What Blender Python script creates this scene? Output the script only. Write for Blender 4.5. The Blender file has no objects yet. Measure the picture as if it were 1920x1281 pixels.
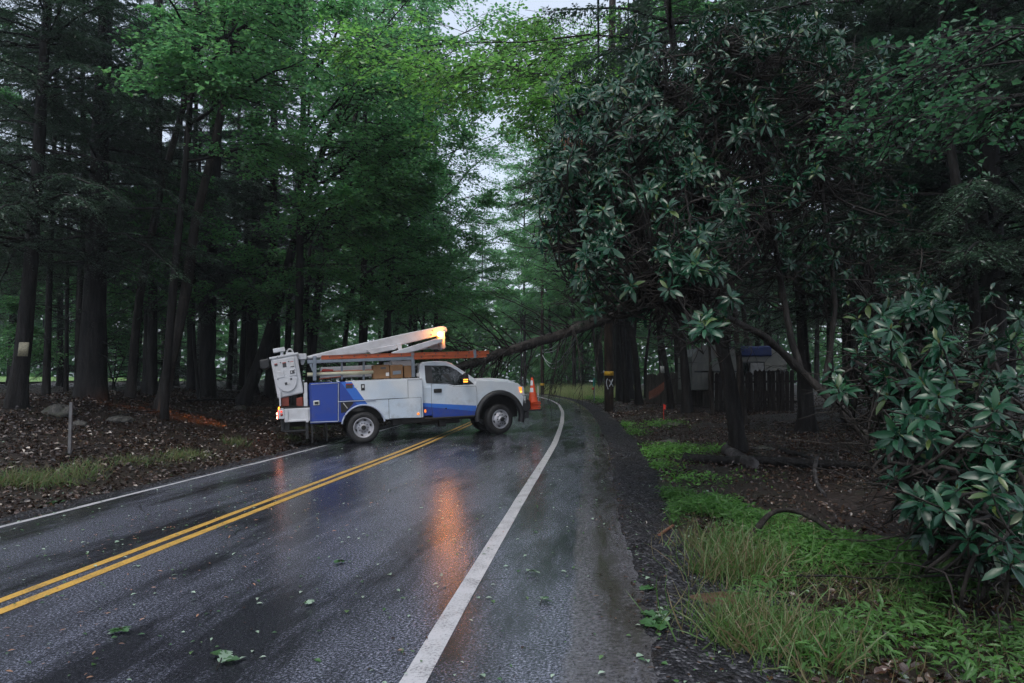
import bpy, math, random
import numpy as np
from mathutils import Vector, Matrix

R = math.radians
rng = np.random.default_rng(11)
random.seed(5)
SC = bpy.context.scene
COL = SC.collection

# ------------------------------------------------------------------ camera, sky, sun, exposure
EYE = np.array([0.0, 0.0, 1.65])
PITCH = math.atan((710 - 640.5) / 1280)
cam_d = bpy.data.cameras.new('camera')
cam_d.lens = 24; cam_d.sensor_width = 36
cam_d.clip_start = 0.05; cam_d.clip_end = 2000
cam = bpy.data.objects.new('camera', cam_d)
cam.location = EYE
cam.rotation_euler = (R(90) + PITCH, 0, 0)
COL.objects.link(cam)
SC.camera = cam

SUN_EL, SUN_AZ = R(62), R(205)
world = bpy.data.worlds.new('World'); SC.world = world
world.use_nodes = True
wt = world.node_tree; wt.nodes.clear()
sky = wt.nodes.new('ShaderNodeTexSky'); sky.sky_type = 'NISHITA'
sky.sun_disc = False; sky.sun_elevation = SUN_EL; sky.sun_rotation = SUN_AZ
sky.air_density = 1.0; sky.dust_density = 4.0; sky.ozone_density = 1.0
hsv = wt.nodes.new('ShaderNodeHueSaturation'); hsv.inputs['Saturation'].default_value = 0.65
bg = wt.nodes.new('ShaderNodeBackground'); bg.inputs['Strength'].default_value = 0.15
wo = wt.nodes.new('ShaderNodeOutputWorld')
wt.links.new(sky.outputs[0], hsv.inputs['Color'])
deck = wt.nodes.new('ShaderNodeMix'); deck.data_type = 'RGBA'; deck.inputs[0].default_value = .55      # an even overcast deck over the clear sky
deck.inputs[7].default_value = (2.7, 3.05, 3.6, 1)
wt.links.new(hsv.outputs[0], deck.inputs[6]); wt.links.new(deck.outputs[2], bg.inputs['Color'])
wt.links.new(bg.outputs[0], wo.inputs['Surface'])

sun_d = bpy.data.lights.new('sun', 'SUN'); sun_d.energy = 0.5; sun_d.angle = R(25); sun_d.color = (1.0, 0.97, 0.93)
sun = bpy.data.objects.new('sun', sun_d); COL.objects.link(sun)
sun.rotation_euler = (R(90) - SUN_EL, 0, R(180) - SUN_AZ)   # the lamp and the sky share one direction

SC.view_settings.view_transform = 'Standard'; SC.view_settings.look = 'None'
SC.view_settings.exposure = 1.05; SC.view_settings.gamma = 1.0
SC.render.engine = 'CYCLES'
SC.cycles.use_denoising = True; SC.cycles.denoising_prefilter = 'NONE'
SC.cycles.max_bounces = 6; SC.cycles.diffuse_bounces = 4; SC.cycles.glossy_bounces = 2
SC.cycles.transmission_bounces = 3; SC.cycles.transparent_max_bounces = 4
SC.cycles.caustics_reflective = False; SC.cycles.caustics_refractive = False
SC.cycles.sample_clamp_indirect = 6.0

# ------------------------------------------------------------------ measuring helpers
CA, SA = math.cos(PITCH), math.sin(PITCH)
def ray(px, py):
    u = (px - 960) / 1280; v = (640.5 - py) / 1280
    return np.array([u, CA - v * SA, SA + v * CA])
def at(px, py, d):
    r = ray(px, py); return EYE + r * (d / r[1])

# the road: right white line as x over y, everything else as an offset from it
_ys = np.linspace(-40, 160, 801)
_xs = np.interp(_ys, [-40, -10, 3.2, 6.36, 9.7, 15.2, 22, 29.7, 38.4, 46, 56, 70, 90, 160],
                [-4.9, -1.85, -.49, -.12, .28, .95, 1.6, 2.2, 2.62, 2.6, 2.0, .2, -4.5, -30])
_k = np.hanning(29); _k /= _k.sum()
_xs = np.convolve(np.pad(_xs, 14, mode='edge'), _k, mode='valid')
_sl = np.gradient(_xs, _ys); _w = np.sqrt(1 + _sl ** 2)
def xR(y): return np.interp(y, _ys, _xs)
def wR(y): return np.interp(y, _ys, _w)
def lat_of(x, y): return (np.asarray(x, float) - xR(y)) / wR(y)
def xy_of(lat, y): return xR(y) + np.asarray(lat, float) * wR(y)

def hash2(ix, iy, s=0):
    n = np.sin(ix * 127.1 + iy * 311.7 + s * 74.7) * 43758.5453
    return n - np.floor(n)
def vnoise(x, y, s=0):
    x = np.asarray(x, float); y = np.asarray(y, float)
    ix, iy = np.floor(x), np.floor(y); fx, fy = x - ix, y - iy
    fx = fx * fx * (3 - 2 * fx); fy = fy * fy * (3 - 2 * fy)
    a = hash2(ix, iy, s); b = hash2(ix + 1, iy, s); c = hash2(ix, iy + 1, s); d = hash2(ix + 1, iy + 1, s)
    return (a * (1 - fx) + b * fx) * (1 - fy) + (c * (1 - fx) + d * fx) * fy

LE, RE = -6.2, 1.2                       # left and right edge of the asphalt
def zroad(lat): return .21 + .045 * np.clip(lat, LE, RE)
def zg(x, y):
    """height of the ground at x, y"""
    x = np.asarray(x, float); y = np.asarray(y, float)
    lat = lat_of(x, y)
    z = zroad(lat)
    e = np.clip(LE - lat, 0, None)
    left = np.clip(e - .45, 0, 7.5) * .155 + np.clip(e - 8, 0, None) * .018 - .05 * np.clip(e / .4, 0, 1)
    f = np.clip(lat - RE, 0, None)
    right = -.03 * np.clip(f / .5, 0, 1) + np.clip(f - 1.6, 0, 10) * .035 + np.clip(y - 16, 0, 14) * .012 * np.clip((f - .4) / 1.5, 0, 1)
    bump = (vnoise(x * .5, y * .5, 1) - .5) * .22 + (vnoise(x * 1.6, y * 1.6, 2) - .5) * .09 + (vnoise(x * 4, y * 4, 3) - .5) * .03
    bump = bump * np.clip((e + np.clip(f - .7, 0, None)) / 1.6, 0, 1)
    fade = np.clip(e / 0.6, 0, 1) + np.clip(f / 0.6, 0, 1)
    micro = (vnoise(x * 9, y * 9, 4) - .5) * .02 * np.clip(fade, 0, 1)
    return z + left + right + bump + micro
def ground_hit(px, py, dmin=2.5, dmax=120):
    r = ray(px, py); r = r / r[1]
    d = np.linspace(dmin, dmax, 6000)
    P = EYE[None] + r[None] * d[:, None]
    below = np.where(P[:, 2] < zg(P[:, 0], P[:, 1]))[0]
    return P[below[0]] if len(below) else P[-1]

# ------------------------------------------------------------------ mesh helpers
class G:
    """gathers arrays of vertices and faces, builds ONE mesh object"""
    def __init__(self): self.V = []; self.F = []; self.M = []; self.S = []; self.n = 0
    def add(self, V, F, mi=0, smooth=False):
        V = np.asarray(V, float).reshape(-1, 3)
        if isinstance(F, np.ndarray): F = [F]
        by = {}
        for f in F:
            f = np.asarray(f, int)
            if f.ndim == 1: f = f[None]
            by.setdefault(f.shape[1], []).append(f)
        for k, fs in by.items():
            fs = np.concatenate(fs)
            self.F.append(fs + self.n); self.M.append(np.full(len(fs), mi)); self.S.append(np.full(len(fs), smooth))
        self.V.append(V); self.n += len(V); return self
    def mesh(self, name, mats, origin=None):
        me = bpy.data.meshes.new(name)
        V = np.concatenate(self.V)
        if origin is not None: V = V - np.asarray(origin)[None]
        nl = np.concatenate([f.ravel() for f in self.F])
        cnt = np.concatenate([np.full(len(f), f.shape[1]) for f in self.F])
        me.vertices.add(len(V)); me.vertices.foreach_set('co', V.ravel().astype(np.float32))
        me.loops.add(len(nl)); me.loops.foreach_set('vertex_index', nl.astype(np.int32))
        me.polygons.add(len(cnt))
        me.polygons.foreach_set('loop_start', np.concatenate([[0], np.cumsum(cnt)[:-1]]).astype(np.int32))
        for m in (mats if isinstance(mats, (list, tuple)) else [mats]): me.materials.append(m)
        me.polygons.foreach_set('material_index', np.concatenate(self.M).astype(np.int32))
        me.polygons.foreach_set('use_smooth', np.concatenate(self.S).astype(bool))
        me.update(calc_edges=True); me.validate()
        return me
    def build(self, name, mats, parent=None, origin=None, bevel=0):
        o = bpy.data.objects.new(name, self.mesh(name, mats, origin)); COL.objects.link(o)
        if parent is not None: o.parent = parent
        if bevel:
            b = o.modifiers.new('bevel', 'BEVEL'); b.width = bevel; b.segments = 2; b.limit_method = 'ANGLE'; b.angle_limit = R(35)
        return o
    def box(self, a, b, mi=0):
        (x0, y0, z0), (x1, y1, z1) = a, b
        x0, x1 = min(x0, x1), max(x0, x1); y0, y1 = min(y0, y1), max(y0, y1); z0, z1 = min(z0, z1), max(z0, z1)
        V = [(x0, y0, z0), (x1, y0, z0), (x1, y1, z0), (x0, y1, z0), (x0, y0, z1), (x1, y0, z1), (x1, y1, z1), (x0, y1, z1)]
        return self.add(V, np.array([(0, 3, 2, 1), (4, 5, 6, 7), (0, 1, 5, 4), (1, 2, 6, 5), (2, 3, 7, 6), (3, 0, 4, 7)]), mi)
    def prism(self, pts, y0, y1, mi=0, top=None):
        """outline in x,z pushed from y0 to y1; `top` = other outline for the y1 end"""
        pts = list(pts); q = list(top) if top else pts; n = len(pts)
        ar = sum(pts[i][0] * pts[(i + 1) % n][1] - pts[(i + 1) % n][0] * pts[i][1] for i in range(n))
        V = [(x, y0, z) for x, z in pts] + [(x, y1, z) for x, z in q]
        F = [list(range(n)), list(range(2 * n - 1, n - 1, -1))]
        F += [[i, i + n, (i + 1) % n + n, (i + 1) % n] for i in range(n)]
        if (ar < 0) != (y1 < y0): F = [f[::-1] for f in F]
        return self.add(V, F, mi)
    def lathe(self, prof, axis='y', c=(0, 0, 0), n=40, mi=0, smooth=True, closed=False):
        """profile of (radius, offset along the axis)"""
        a = np.linspace(0, 2 * math.pi, n, endpoint=False); k = len(prof)
        V = np.zeros((k, n, 3))
        for i, (r, h) in enumerate(prof):
            if axis == 'y': V[i] = np.stack([r * np.cos(a), np.full(n, h), r * np.sin(a)], 1)
            elif axis == 'z': V[i] = np.stack([r * np.cos(a), r * np.sin(a), np.full(n, h)], 1)
            else: V[i] = np.stack([np.full(n, h), r * np.cos(a), r * np.sin(a)], 1)
        V += np.array(c)
        i = np.arange(n); j = (i + 1) % n
        F = []
        for s in range(k - 1 if not closed else k):
            t = (s + 1) % k
            F.append(np.stack([s * n + i, s * n + j, t * n + j, t * n + i], 1))
        return self.add(V.reshape(-1, 3), F, mi, smooth)
    def tube(self, path, rad, sides=10, mi=0, cap=True, smooth=True):
        path = np.asarray(path, float)[None]; K = path.shape[1]
        rad = np.broadcast_to(np.asarray(rad, float), (K,))[None]
        V, F = tubes(path, rad, sides)
        self.add(V, F, mi, smooth)
        if cap:
            self.add(V[:sides], [list(range(sides))[::-1]], mi); self.add(V[-sides:], [list(range(sides))], mi)
        return self

def nrm(v): return v / np.maximum(np.linalg.norm(v, axis=-1, keepdims=True), 1e-9)
def tubes(P, Rr, sides=4):
    """many tubes at once: P (N,K,3), Rr (N,K)"""
    N, K, _ = P.shape
    T = nrm(np.gradient(P, axis=1))
    ref = np.where(np.abs(T[..., 2:3]) > .8, np.array([0.9, .43, 0.]), np.array([0., 0.05, 1.]))
    A = nrm(np.cross(T, ref)); B = np.cross(T, A)
    th = np.linspace(0, 2 * math.pi, sides, endpoint=False)
    V = P[:, :, None] + Rr[:, :, None, None] * (A[:, :, None] * np.cos(th)[None, None, :, None] + B[:, :, None] * np.sin(th)[None, None, :, None])
    i = np.arange(sides); j = (i + 1) % sides
    base = (np.arange(N)[:, None, None] * K + np.arange(K - 1)[None, :, None]) * sides
    F = np.stack([base + i, base + i + sides, base + j + sides, base + j], -1).reshape(-1, 4)
    return V.reshape(-1, 3), F
def smooth_path(pts, n):
    pts = np.asarray(pts, float)
    if len(pts) == 2: t = np.linspace(0, 1, n)[:, None]; return pts[0] * (1 - t) + pts[1] * t
    p = np.concatenate([[2 * pts[0] - pts[1]], pts, [2 * pts[-1] - pts[-2]]])
    u = np.linspace(0, len(pts) - 1 - 1e-6, n); i = u.astype(int); f = (u - i)[:, None]
    a, b, c, d = p[i], p[i + 1], p[i + 2], p[i + 3]
    return .5 * (2 * b + (c - a) * f + (2 * a - 5 * b + 4 * c - d) * f ** 2 + (3 * b - a - 3 * c + d) * f ** 3)

def shapes(P, D, N_, L, W, prof):
    """leaves at P pointing along D with normal N_; prof = list of stations (t, halfwidth, droop); a midrib fold is built in"""
    n = len(P); D = nrm(D); S = nrm(np.cross(D, N_)); U = np.cross(S, D)
    k = len(prof); V = np.zeros((n, k, 3, 3))
    for s, (t, hw, dz) in enumerate(prof):
        mid = P + D * (L * t)[:, None] + U * (L * dz)[:, None]
        e = S * (W * hw)[:, None]; up = U * (W * hw * .28)[:, None]
        V[:, s, 0] = mid - e + up; V[:, s, 1] = mid; V[:, s, 2] = mid + e + up
    b = (np.arange(n)[:, None] * k + np.arange(k - 1)[None]) * 3
    F = np.concatenate([np.stack([b, b + 1, b + 4, b + 3], -1).reshape(-1, 4), np.stack([b + 1, b + 2, b + 5, b + 4], -1).reshape(-1, 4)])
    return V.reshape(-1, 3), F
def quads(P, D, N_, L, W, fold=.18):
    """one kite-shaped leaf each (two triangles folded on the midrib)"""
    D = nrm(D); S = nrm(np.cross(D, N_)); U = np.cross(S, D)
    V = np.stack([P, P + D * (L * .45)[:, None] + S * (W * .5)[:, None] + U * (W * fold)[:, None], P + D * L[:, None],
                  P + D * (L * .45)[:, None] - S * (W * .5)[:, None] + U * (W * fold)[:, None]], 1)
    b = np.arange(len(P))[:, None] * 4
    F = np.concatenate([b + np.array([0, 1, 2]), b + np.array([0, 2, 3])])
    return V.reshape(-1, 3), F
def rdir(n): return nrm(rng.normal(size=(n, 3)))
UP = np.array([0., 0., 1.])

def split(o):
    """turn the loose pieces of one small mesh into objects of their own, same name and parent"""
    me = o.data; n = len(me.vertices); lab = list(range(n))
    def find(a):
        while lab[a] != a: lab[a] = lab[lab[a]]; a = lab[a]
        return a
    for e in me.edges: lab[find(e.vertices[0])] = find(e.vertices[1])
    groups = {}
    for p in me.polygons: groups.setdefault(find(p.vertices[0]), []).append(p)
    if len(groups) < 2: return o
    name, bev, first = o.name.split('.')[0], [m.width for m in o.modifiers if m.type == 'BEVEL'], o
    for k, ps in enumerate(groups.values()):
        used = sorted({v for p in ps for v in p.vertices}); mp = {v: i for i, v in enumerate(used)}
        g = G()
        V = [tuple(me.vertices[v].co) for v in used]; first_p = True
        for p in ps:
            f = [mp[v] for v in p.vertices]
            if first_p: g.add(V, [f], p.material_index, p.use_smooth); first_p = False
            else:
                g.F.append(np.array([f])); g.M.append(np.array([p.material_index])); g.S.append(np.array([p.use_smooth]))
        mats = list(me.materials); mi = ps[0].material_index
        g.M = [np.zeros(1, int) for _ in g.M]
        g.build(name + '_x', [mats[mi]], o.parent, bevel=bev[0] if bev else 0).name = name
    bpy.data.objects.remove(first)

# ------------------------------------------------------------------ naming helpers
def tag(o, label, cat, group=None, kind=None):
    o['label'] = label
    if cat: o['category'] = cat
    if group: o['group'] = group
    if kind: o['kind'] = kind
    return o
def thing(name, label, cat, loc=(0, 0, 0), group=None):
    o = bpy.data.objects.new(name, None); COL.objects.link(o)
    o.location = [float(c) for c in loc]; o.empty_display_size = .2
    return tag(o, label, cat, group)
def struct(o, label=None, cat=None):
    o['kind'] = 'structure'
    if label: o['label'] = label
    if cat: o['category'] = cat
    return o
def dup(root, loc, rotz, scale, label=None):
    r = root.copy(); COL.objects.link(r)
    r.location = [float(c) for c in loc]; r.rotation_euler = (0, 0, rotz); r.scale = (scale[0], scale[0], scale[1])
    if label: r['label'] = label
    for ch in list(root.children):
        c = ch.copy(); COL.objects.link(c); c.parent = r
    return r

# ------------------------------------------------------------------ materials
class NT:
    def __init__(self, name):
        self.m = bpy.data.materials.new(name); self.m.use_nodes = True
        self.t = self.m.node_tree; self.t.nodes.clear()
        self.out = self.n('ShaderNodeOutputMaterial'); self.bsdf = self.n('ShaderNodeBsdfPrincipled')
        self.l(self.bsdf.outputs[0], self.out.inputs['Surface'])
        self.tc = self.n('ShaderNodeTexCoord')
    def n(self, typ, **kw):
        nd = self.t.nodes.new(typ)
        for k, v in kw.items(): setattr(nd, k, v)
        return nd
    def l(self, a, b): self.t.links.new(a, b)
    def sock(self, s, v):
        if hasattr(v, 'links') or isinstance(v, bpy.types.NodeSocket): self.l(v, s)
        else: s.default_value = v
    def noise(self, scale, detail=3, rough=.55, vec=None, stretch=None):
        nd = self.n('ShaderNodeTexNoise'); nd.inputs['Scale'].default_value = scale
        nd.inputs['Detail'].default_value = detail; nd.inputs['Roughness'].default_value = rough
        v = vec or self.tc.outputs['Object']
        if stretch:
            mp = self.n('ShaderNodeMapping'); mp.inputs['Scale'].default_value = stretch; self.l(v, mp.inputs['Vector']); v = mp.outputs[0]
        self.l(v, nd.inputs['Vector']); return nd.outputs['Fac']
    def ramp(self, fac, stops, interp='LINEAR'):
        nd = self.n('ShaderNodeValToRGB'); self.l(fac, nd.inputs[0]); cr = nd.color_ramp; cr.interpolation = interp
        while len(cr.elements) < len(stops): cr.elements.new(.5)
        for e, (p, c) in zip(cr.elements, stops):
            e.position = p; e.color = (*c, 1) if len(c) == 3 else (c[0], c[0], c[0], 1)
        return nd.outputs[0]
    def math(self, op, a, b=0., clamp=False):
        nd = self.n('ShaderNodeMath', operation=op, use_clamp=clamp)
        self.sock(nd.inputs[0], a); self.sock(nd.inputs[1], b); return nd.outputs[0]
    def mix(self, fac, a, b):
        nd = self.n('ShaderNodeMix', data_type='RGBA')
        self.sock(nd.inputs[0], fac)
        for s, v in ((nd.inputs[6], a), (nd.inputs[7], b)):
            self.sock(s, (*v, 1) if isinstance(v, tuple) and len(v) == 3 else v)
        return nd.outputs[2]
    def bump(self, h, strength=.5, dist=.02):
        nd = self.n('ShaderNodeBump'); nd.inputs['Strength'].default_value = strength; nd.inputs['Distance'].default_value = dist
        self.l(h, nd.inputs['Height']); self.l(nd.outputs[0], self.bsdf.inputs['Normal']); return nd
    def set(self, **kw):
        for k, v in kw.items():
            s = self.bsdf.inputs[k.replace('_', ' ')]
            if isinstance(v, tuple) and len(v) == 3: v = (*v, 1)
            self.sock(s, v)
        return self

def simple(name, col, rough=.5, metal=0., var=.25, scale=6., spec=.5, dirt=None, coat=0):
    t = NT(name)
    lo = tuple(c * (1 - var) for c in col); hi = tuple(min(1, c * (1 + var * .6)) for c in col)
    c = t.ramp(t.noise(scale, 4), [(.3, lo), (.7, hi)])
    if dirt:
        c = t.mix(t.ramp(t.noise(2.3, 5, .65), [(.5, (0,)), (.78, (.55,))]), c, dirt)
    t.set(Base_Color=c, Roughness=t.ramp(t.noise(scale * 2, 3), [(.3, (max(.03, rough - .08),)), (.7, (min(1, rough + .1),))]), Metallic=metal)
    t.bsdf.inputs['Specular IOR Level'].default_value = spec
    if coat: t.bsdf.inputs['Coat Weight'].default_value = coat; t.bsdf.inputs['Coat Roughness'].default_value = .12
    return t.m
def emit(name, col, strength, base=(.1, .02, .01)):
    t = NT(name); t.set(Base_Color=t.ramp(t.noise(30, 2), [(.3, base), (.7, tuple(min(1, b * 1.3) for b in base))]), Roughness=.2)
    t.bsdf.inputs['Emission Color'].default_value = (*col, 1)
    t.sock(t.bsdf.inputs['Emission Strength'], t.ramp(t.noise(45, 1), [(.35, (strength * .55,)), (.65, (strength,))]) if strength <= 1 else strength)
    return t.m

def leaf_mat(name, cols, trans=.35, rough=.4, spec=.5, tcol=None):
    t = NT(name)
    g = t.n('ShaderNodeNewGeometry')
    stops = [(i / max(1, len(cols) - 1), c) for i, c in enumerate(cols)]
    c = t.ramp(g.outputs['Random Per Island'], stops)
    big = t.ramp(t.noise(.45, 2), [(.35, (.75,)), (.65, (1.2,))])
    mul = t.n('ShaderNodeMix', data_type='RGBA', blend_type='MULTIPLY'); mul.inputs[0].default_value = 1
    t.l(c, mul.inputs[6]); t.l(big, mul.inputs[7])
    c = mul.outputs[2]
    t.set(Base_Color=c, Roughness=rough); t.bsdf.inputs['Specular IOR Level'].default_value = spec
    if trans:
        tr = t.n('ShaderNodeBsdfTranslucent')
        hs = t.n('ShaderNodeHueSaturation'); hs.inputs['Hue'].default_value = .496; hs.inputs['Saturation'].default_value = 1.12; hs.inputs['Value'].default_value = 1.8
        t.l(c, hs.inputs['Color']); t.l(hs.outputs[0], tr.inputs['Color'])
        mx = t.n('ShaderNodeMixShader'); mx.inputs[0].default_value = trans
        t.l(t.bsdf.outputs[0], mx.inputs[1]); t.l(tr.outputs[0], mx.inputs[2]); t.l(mx.outputs[0], t.out.inputs['Surface'])
    return t.m
def bark_mat(name, dark, light, lichen=None, amount=.62):
    t = NT(name)
    f = t.noise(7, 6, .7, stretch=(1, 1, .16)); f2 = t.noise(34, 4, .6, stretch=(1, 1, .3))
    h = t.math('ADD', t.math('MULTIPLY', f, .75), t.math('MULTIPLY', f2, .25))
    c = t.ramp(h, [(.36, tuple(x * .35 for x in dark)), (.5, dark), (.68, light)])
    if lichen: c = t.mix(t.ramp(t.noise(1.7, 5, .7), [(amount, (0,)), (amount + .12, (.7,))]), c, lichen)
    t.set(Base_Color=c, Roughness=t.ramp(f, [(.3, (.8,)), (.7, (.55,))])); t.bsdf.inputs['Specular IOR Level'].default_value = .22; t.bump(h, 1., .06)
    return t.m

M_bark = bark_mat('dark_bark', (.009, .008, .0075), (.027, .024, .022), (.03, .04, .028), .66)
M_bark_l = bark_mat('patchy_bark', (.02, .017, .015), (.06, .048, .04), (.12, .095, .07), .6)
M_bark_m = bark_mat('grey_bark', (.013, .012, .0115), (.038, .035, .033), (.045, .056, .042), .6)
M_twig = bark_mat('twig_bark', (.022, .019, .017), (.06, .052, .045))
M_hem = leaf_mat('hemlock_needles', [(.022, .05, .032), (.035, .075, .045), (.05, .1, .055), (.03, .06, .042)], .22, .33, .85)
M_map = leaf_mat('maple_leaves', [(.085, .205, .1), (.11, .25, .11), (.14, .3, .115), (.09, .2, .115)], .6, .26, .9)
M_map_d = leaf_mat('duller_broad_leaves', [(.085, .19, .105), (.11, .23, .12), (.13, .26, .125), (.09, .195, .115)], .6, .28, .9)  # slightly duller leaf tone for alternate broad tree prototypes
M_rho = leaf_mat('rhododendron_leaves', [(0.0066, 0.0360, 0.0198), (0.0114, 0.0528, 0.0264), (0.0171, 0.0696, 0.0330), (0.0095, 0.0456, 0.0264), (0.0209, 0.0720, 0.0286), (0.0133, 0.0576, 0.0308), (0.0076, 0.0384, 0.0231), (0.0114, 0.0528, 0.0264), (0.0190, 0.0768, 0.0330), (0.0104, 0.0456, 0.0242), (0.0066, 0.0336, 0.0198), (0.0152, 0.0600, 0.0308), (0.0114, 0.0504, 0.0264), (0.0665, 0.1020, 0.0275)], .1, .27, .4)
M_dead = leaf_mat('dead_leaves', [(.09, .035, .018), (.13, .05, .022), (.06, .025, .015)], .1, .5)
M_lit = leaf_mat('leaf_litter', [(0.0140, 0.0084, 0.0063), (0.0315, 0.0168, 0.0105), (0.0595, 0.0294, 0.0168), (0.0210, 0.0126, 0.0084), (0.0385, 0.0238, 0.0154), (0.0980, 0.0630, 0.0420), (0.0140, 0.0091, 0.0070), (0.0245, 0.0126, 0.0084), (0.0560, 0.0252, 0.0140)], .0, .26, .6)
M_grass = leaf_mat('grass_blades', [(.06, .13, .035), (.08, .165, .045), (.11, .17, .06), (.18, .16, .085), (.16, .12, .07)], .35, .42)
M_stilt = leaf_mat('stiltgrass', [(.066, .165, .045), (.085, .2, .052), (.1, .225, .06), (.07, .15, .05)], .45, .42)
M_weed = leaf_mat('low_weeds', [(.08, .2, .045), (.11, .27, .055), (.13, .3, .07)], .35, .45)
M_greenleaf = leaf_mat('fallen_green_leaves', [(.05, .12, .03), (.03, .09, .03), (.09, .16, .06)], .1, .35)
M_paleleaf = leaf_mat('pale_leaf_backs', [(.24, .33, .24), (.19, .28, .2), (.3, .38, .3)], .1, .45)
# ------------------------------------------------------------------ the ground and the road
def ground_mat():
    t = NT('forest_floor')
    v = t.tc.outputs['Object']
    a = t.noise(14, 6, .7); b = t.noise(1.3, 4); c = t.noise(60, 3, .6)
    h = t.math('ADD', t.math('MULTIPLY', a, .6), t.math('MULTIPLY', c, .4))
    col = t.ramp(h, [(.3, (.005, .0035, .003)), (.48, (.016, .01, .007)), (.6, (.034, .02, .014)), (.75, (.07, .045, .03))])
    col = t.mix(t.ramp(b, [(.55, (0,)), (.72, (.5,))]), col, (.02, .028, .012))
    t.set(Base_Color=col, Roughness=t.ramp(a, [(.35, (.35,)), (.65, (.7,))])); t.bump(h, .8, .05)
    return t.m
g = G()
lats = np.unique(np.concatenate([np.linspace(-110, -40, 15), np.linspace(-40, -16, 25), np.linspace(-16, -6.0, 52), np.linspace(-5.5, .7, 8),
                                 np.linspace(1.1, 8, 46), np.linspace(8, 20, 25), np.linspace(20, 80, 16)]))
gys = np.unique(np.concatenate([np.linspace(-38, -2, 10), np.linspace(-2, 30, 150), np.linspace(30, 62, 65), np.linspace(62, 158, 34)]))
LA, YY = np.meshgrid(lats, gys)
XX = xy_of(LA, YY); ZZ = zg(XX, YY)
ZZ = np.where((LA > LE + .04) & (LA < RE - .04), ZZ - .06, ZZ)
nl, ny = len(lats), len(gys)
ii = (np.arange(ny - 1)[:, None] * nl + np.arange(nl - 1)[None]).ravel()
g.add(np.stack([XX, YY, ZZ], -1), np.stack([ii, ii + 1, ii + nl + 1, ii + nl], 1), 0, True)
struct(g.build('ground', ground_mat()), 'brown leaf covered forest floor on both sides of the road')

def strip(lat0, lat1, y0, y1, dz, nlat=2, step=.5, wob=0, seed=0):
    ys = np.arange(y0, y1 + step / 2, step); ls = np.linspace(0, 1, nlat)
    a = lat0 + (vnoise(ys * 1.7, ys * 0 + 3, seed) - .5) * wob; b = lat1 + (vnoise(ys * 1.3, ys * 0 + 9, seed) - .5) * wob
    Lt = a[:, None] * (1 - ls) + b[:, None] * ls
    X = xy_of(Lt, ys[:, None]); Z = zroad(Lt) + dz
    Y = np.broadcast_to(ys[:, None], Lt.shape)
    i = (np.arange(len(ys) - 1)[:, None] * nlat + np.arange(nlat - 1)[None]).ravel()
    V = np.stack([X, Y, Z], -1).reshape(-1, 3)
    return V, np.stack([i, i + 1, i + nlat + 1, i + nlat], 1), np.stack([Lt.ravel(), Y.ravel()], 1)
def with_uv(o, uv):
    me = o.data; L = me.uv_layers.new(name='road'); idx = np.zeros(len(me.loops), np.int32); me.loops.foreach_get('vertex_index', idx)
    L.data.foreach_set('uv', uv[idx].ravel().astype(np.float32)); return o

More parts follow.
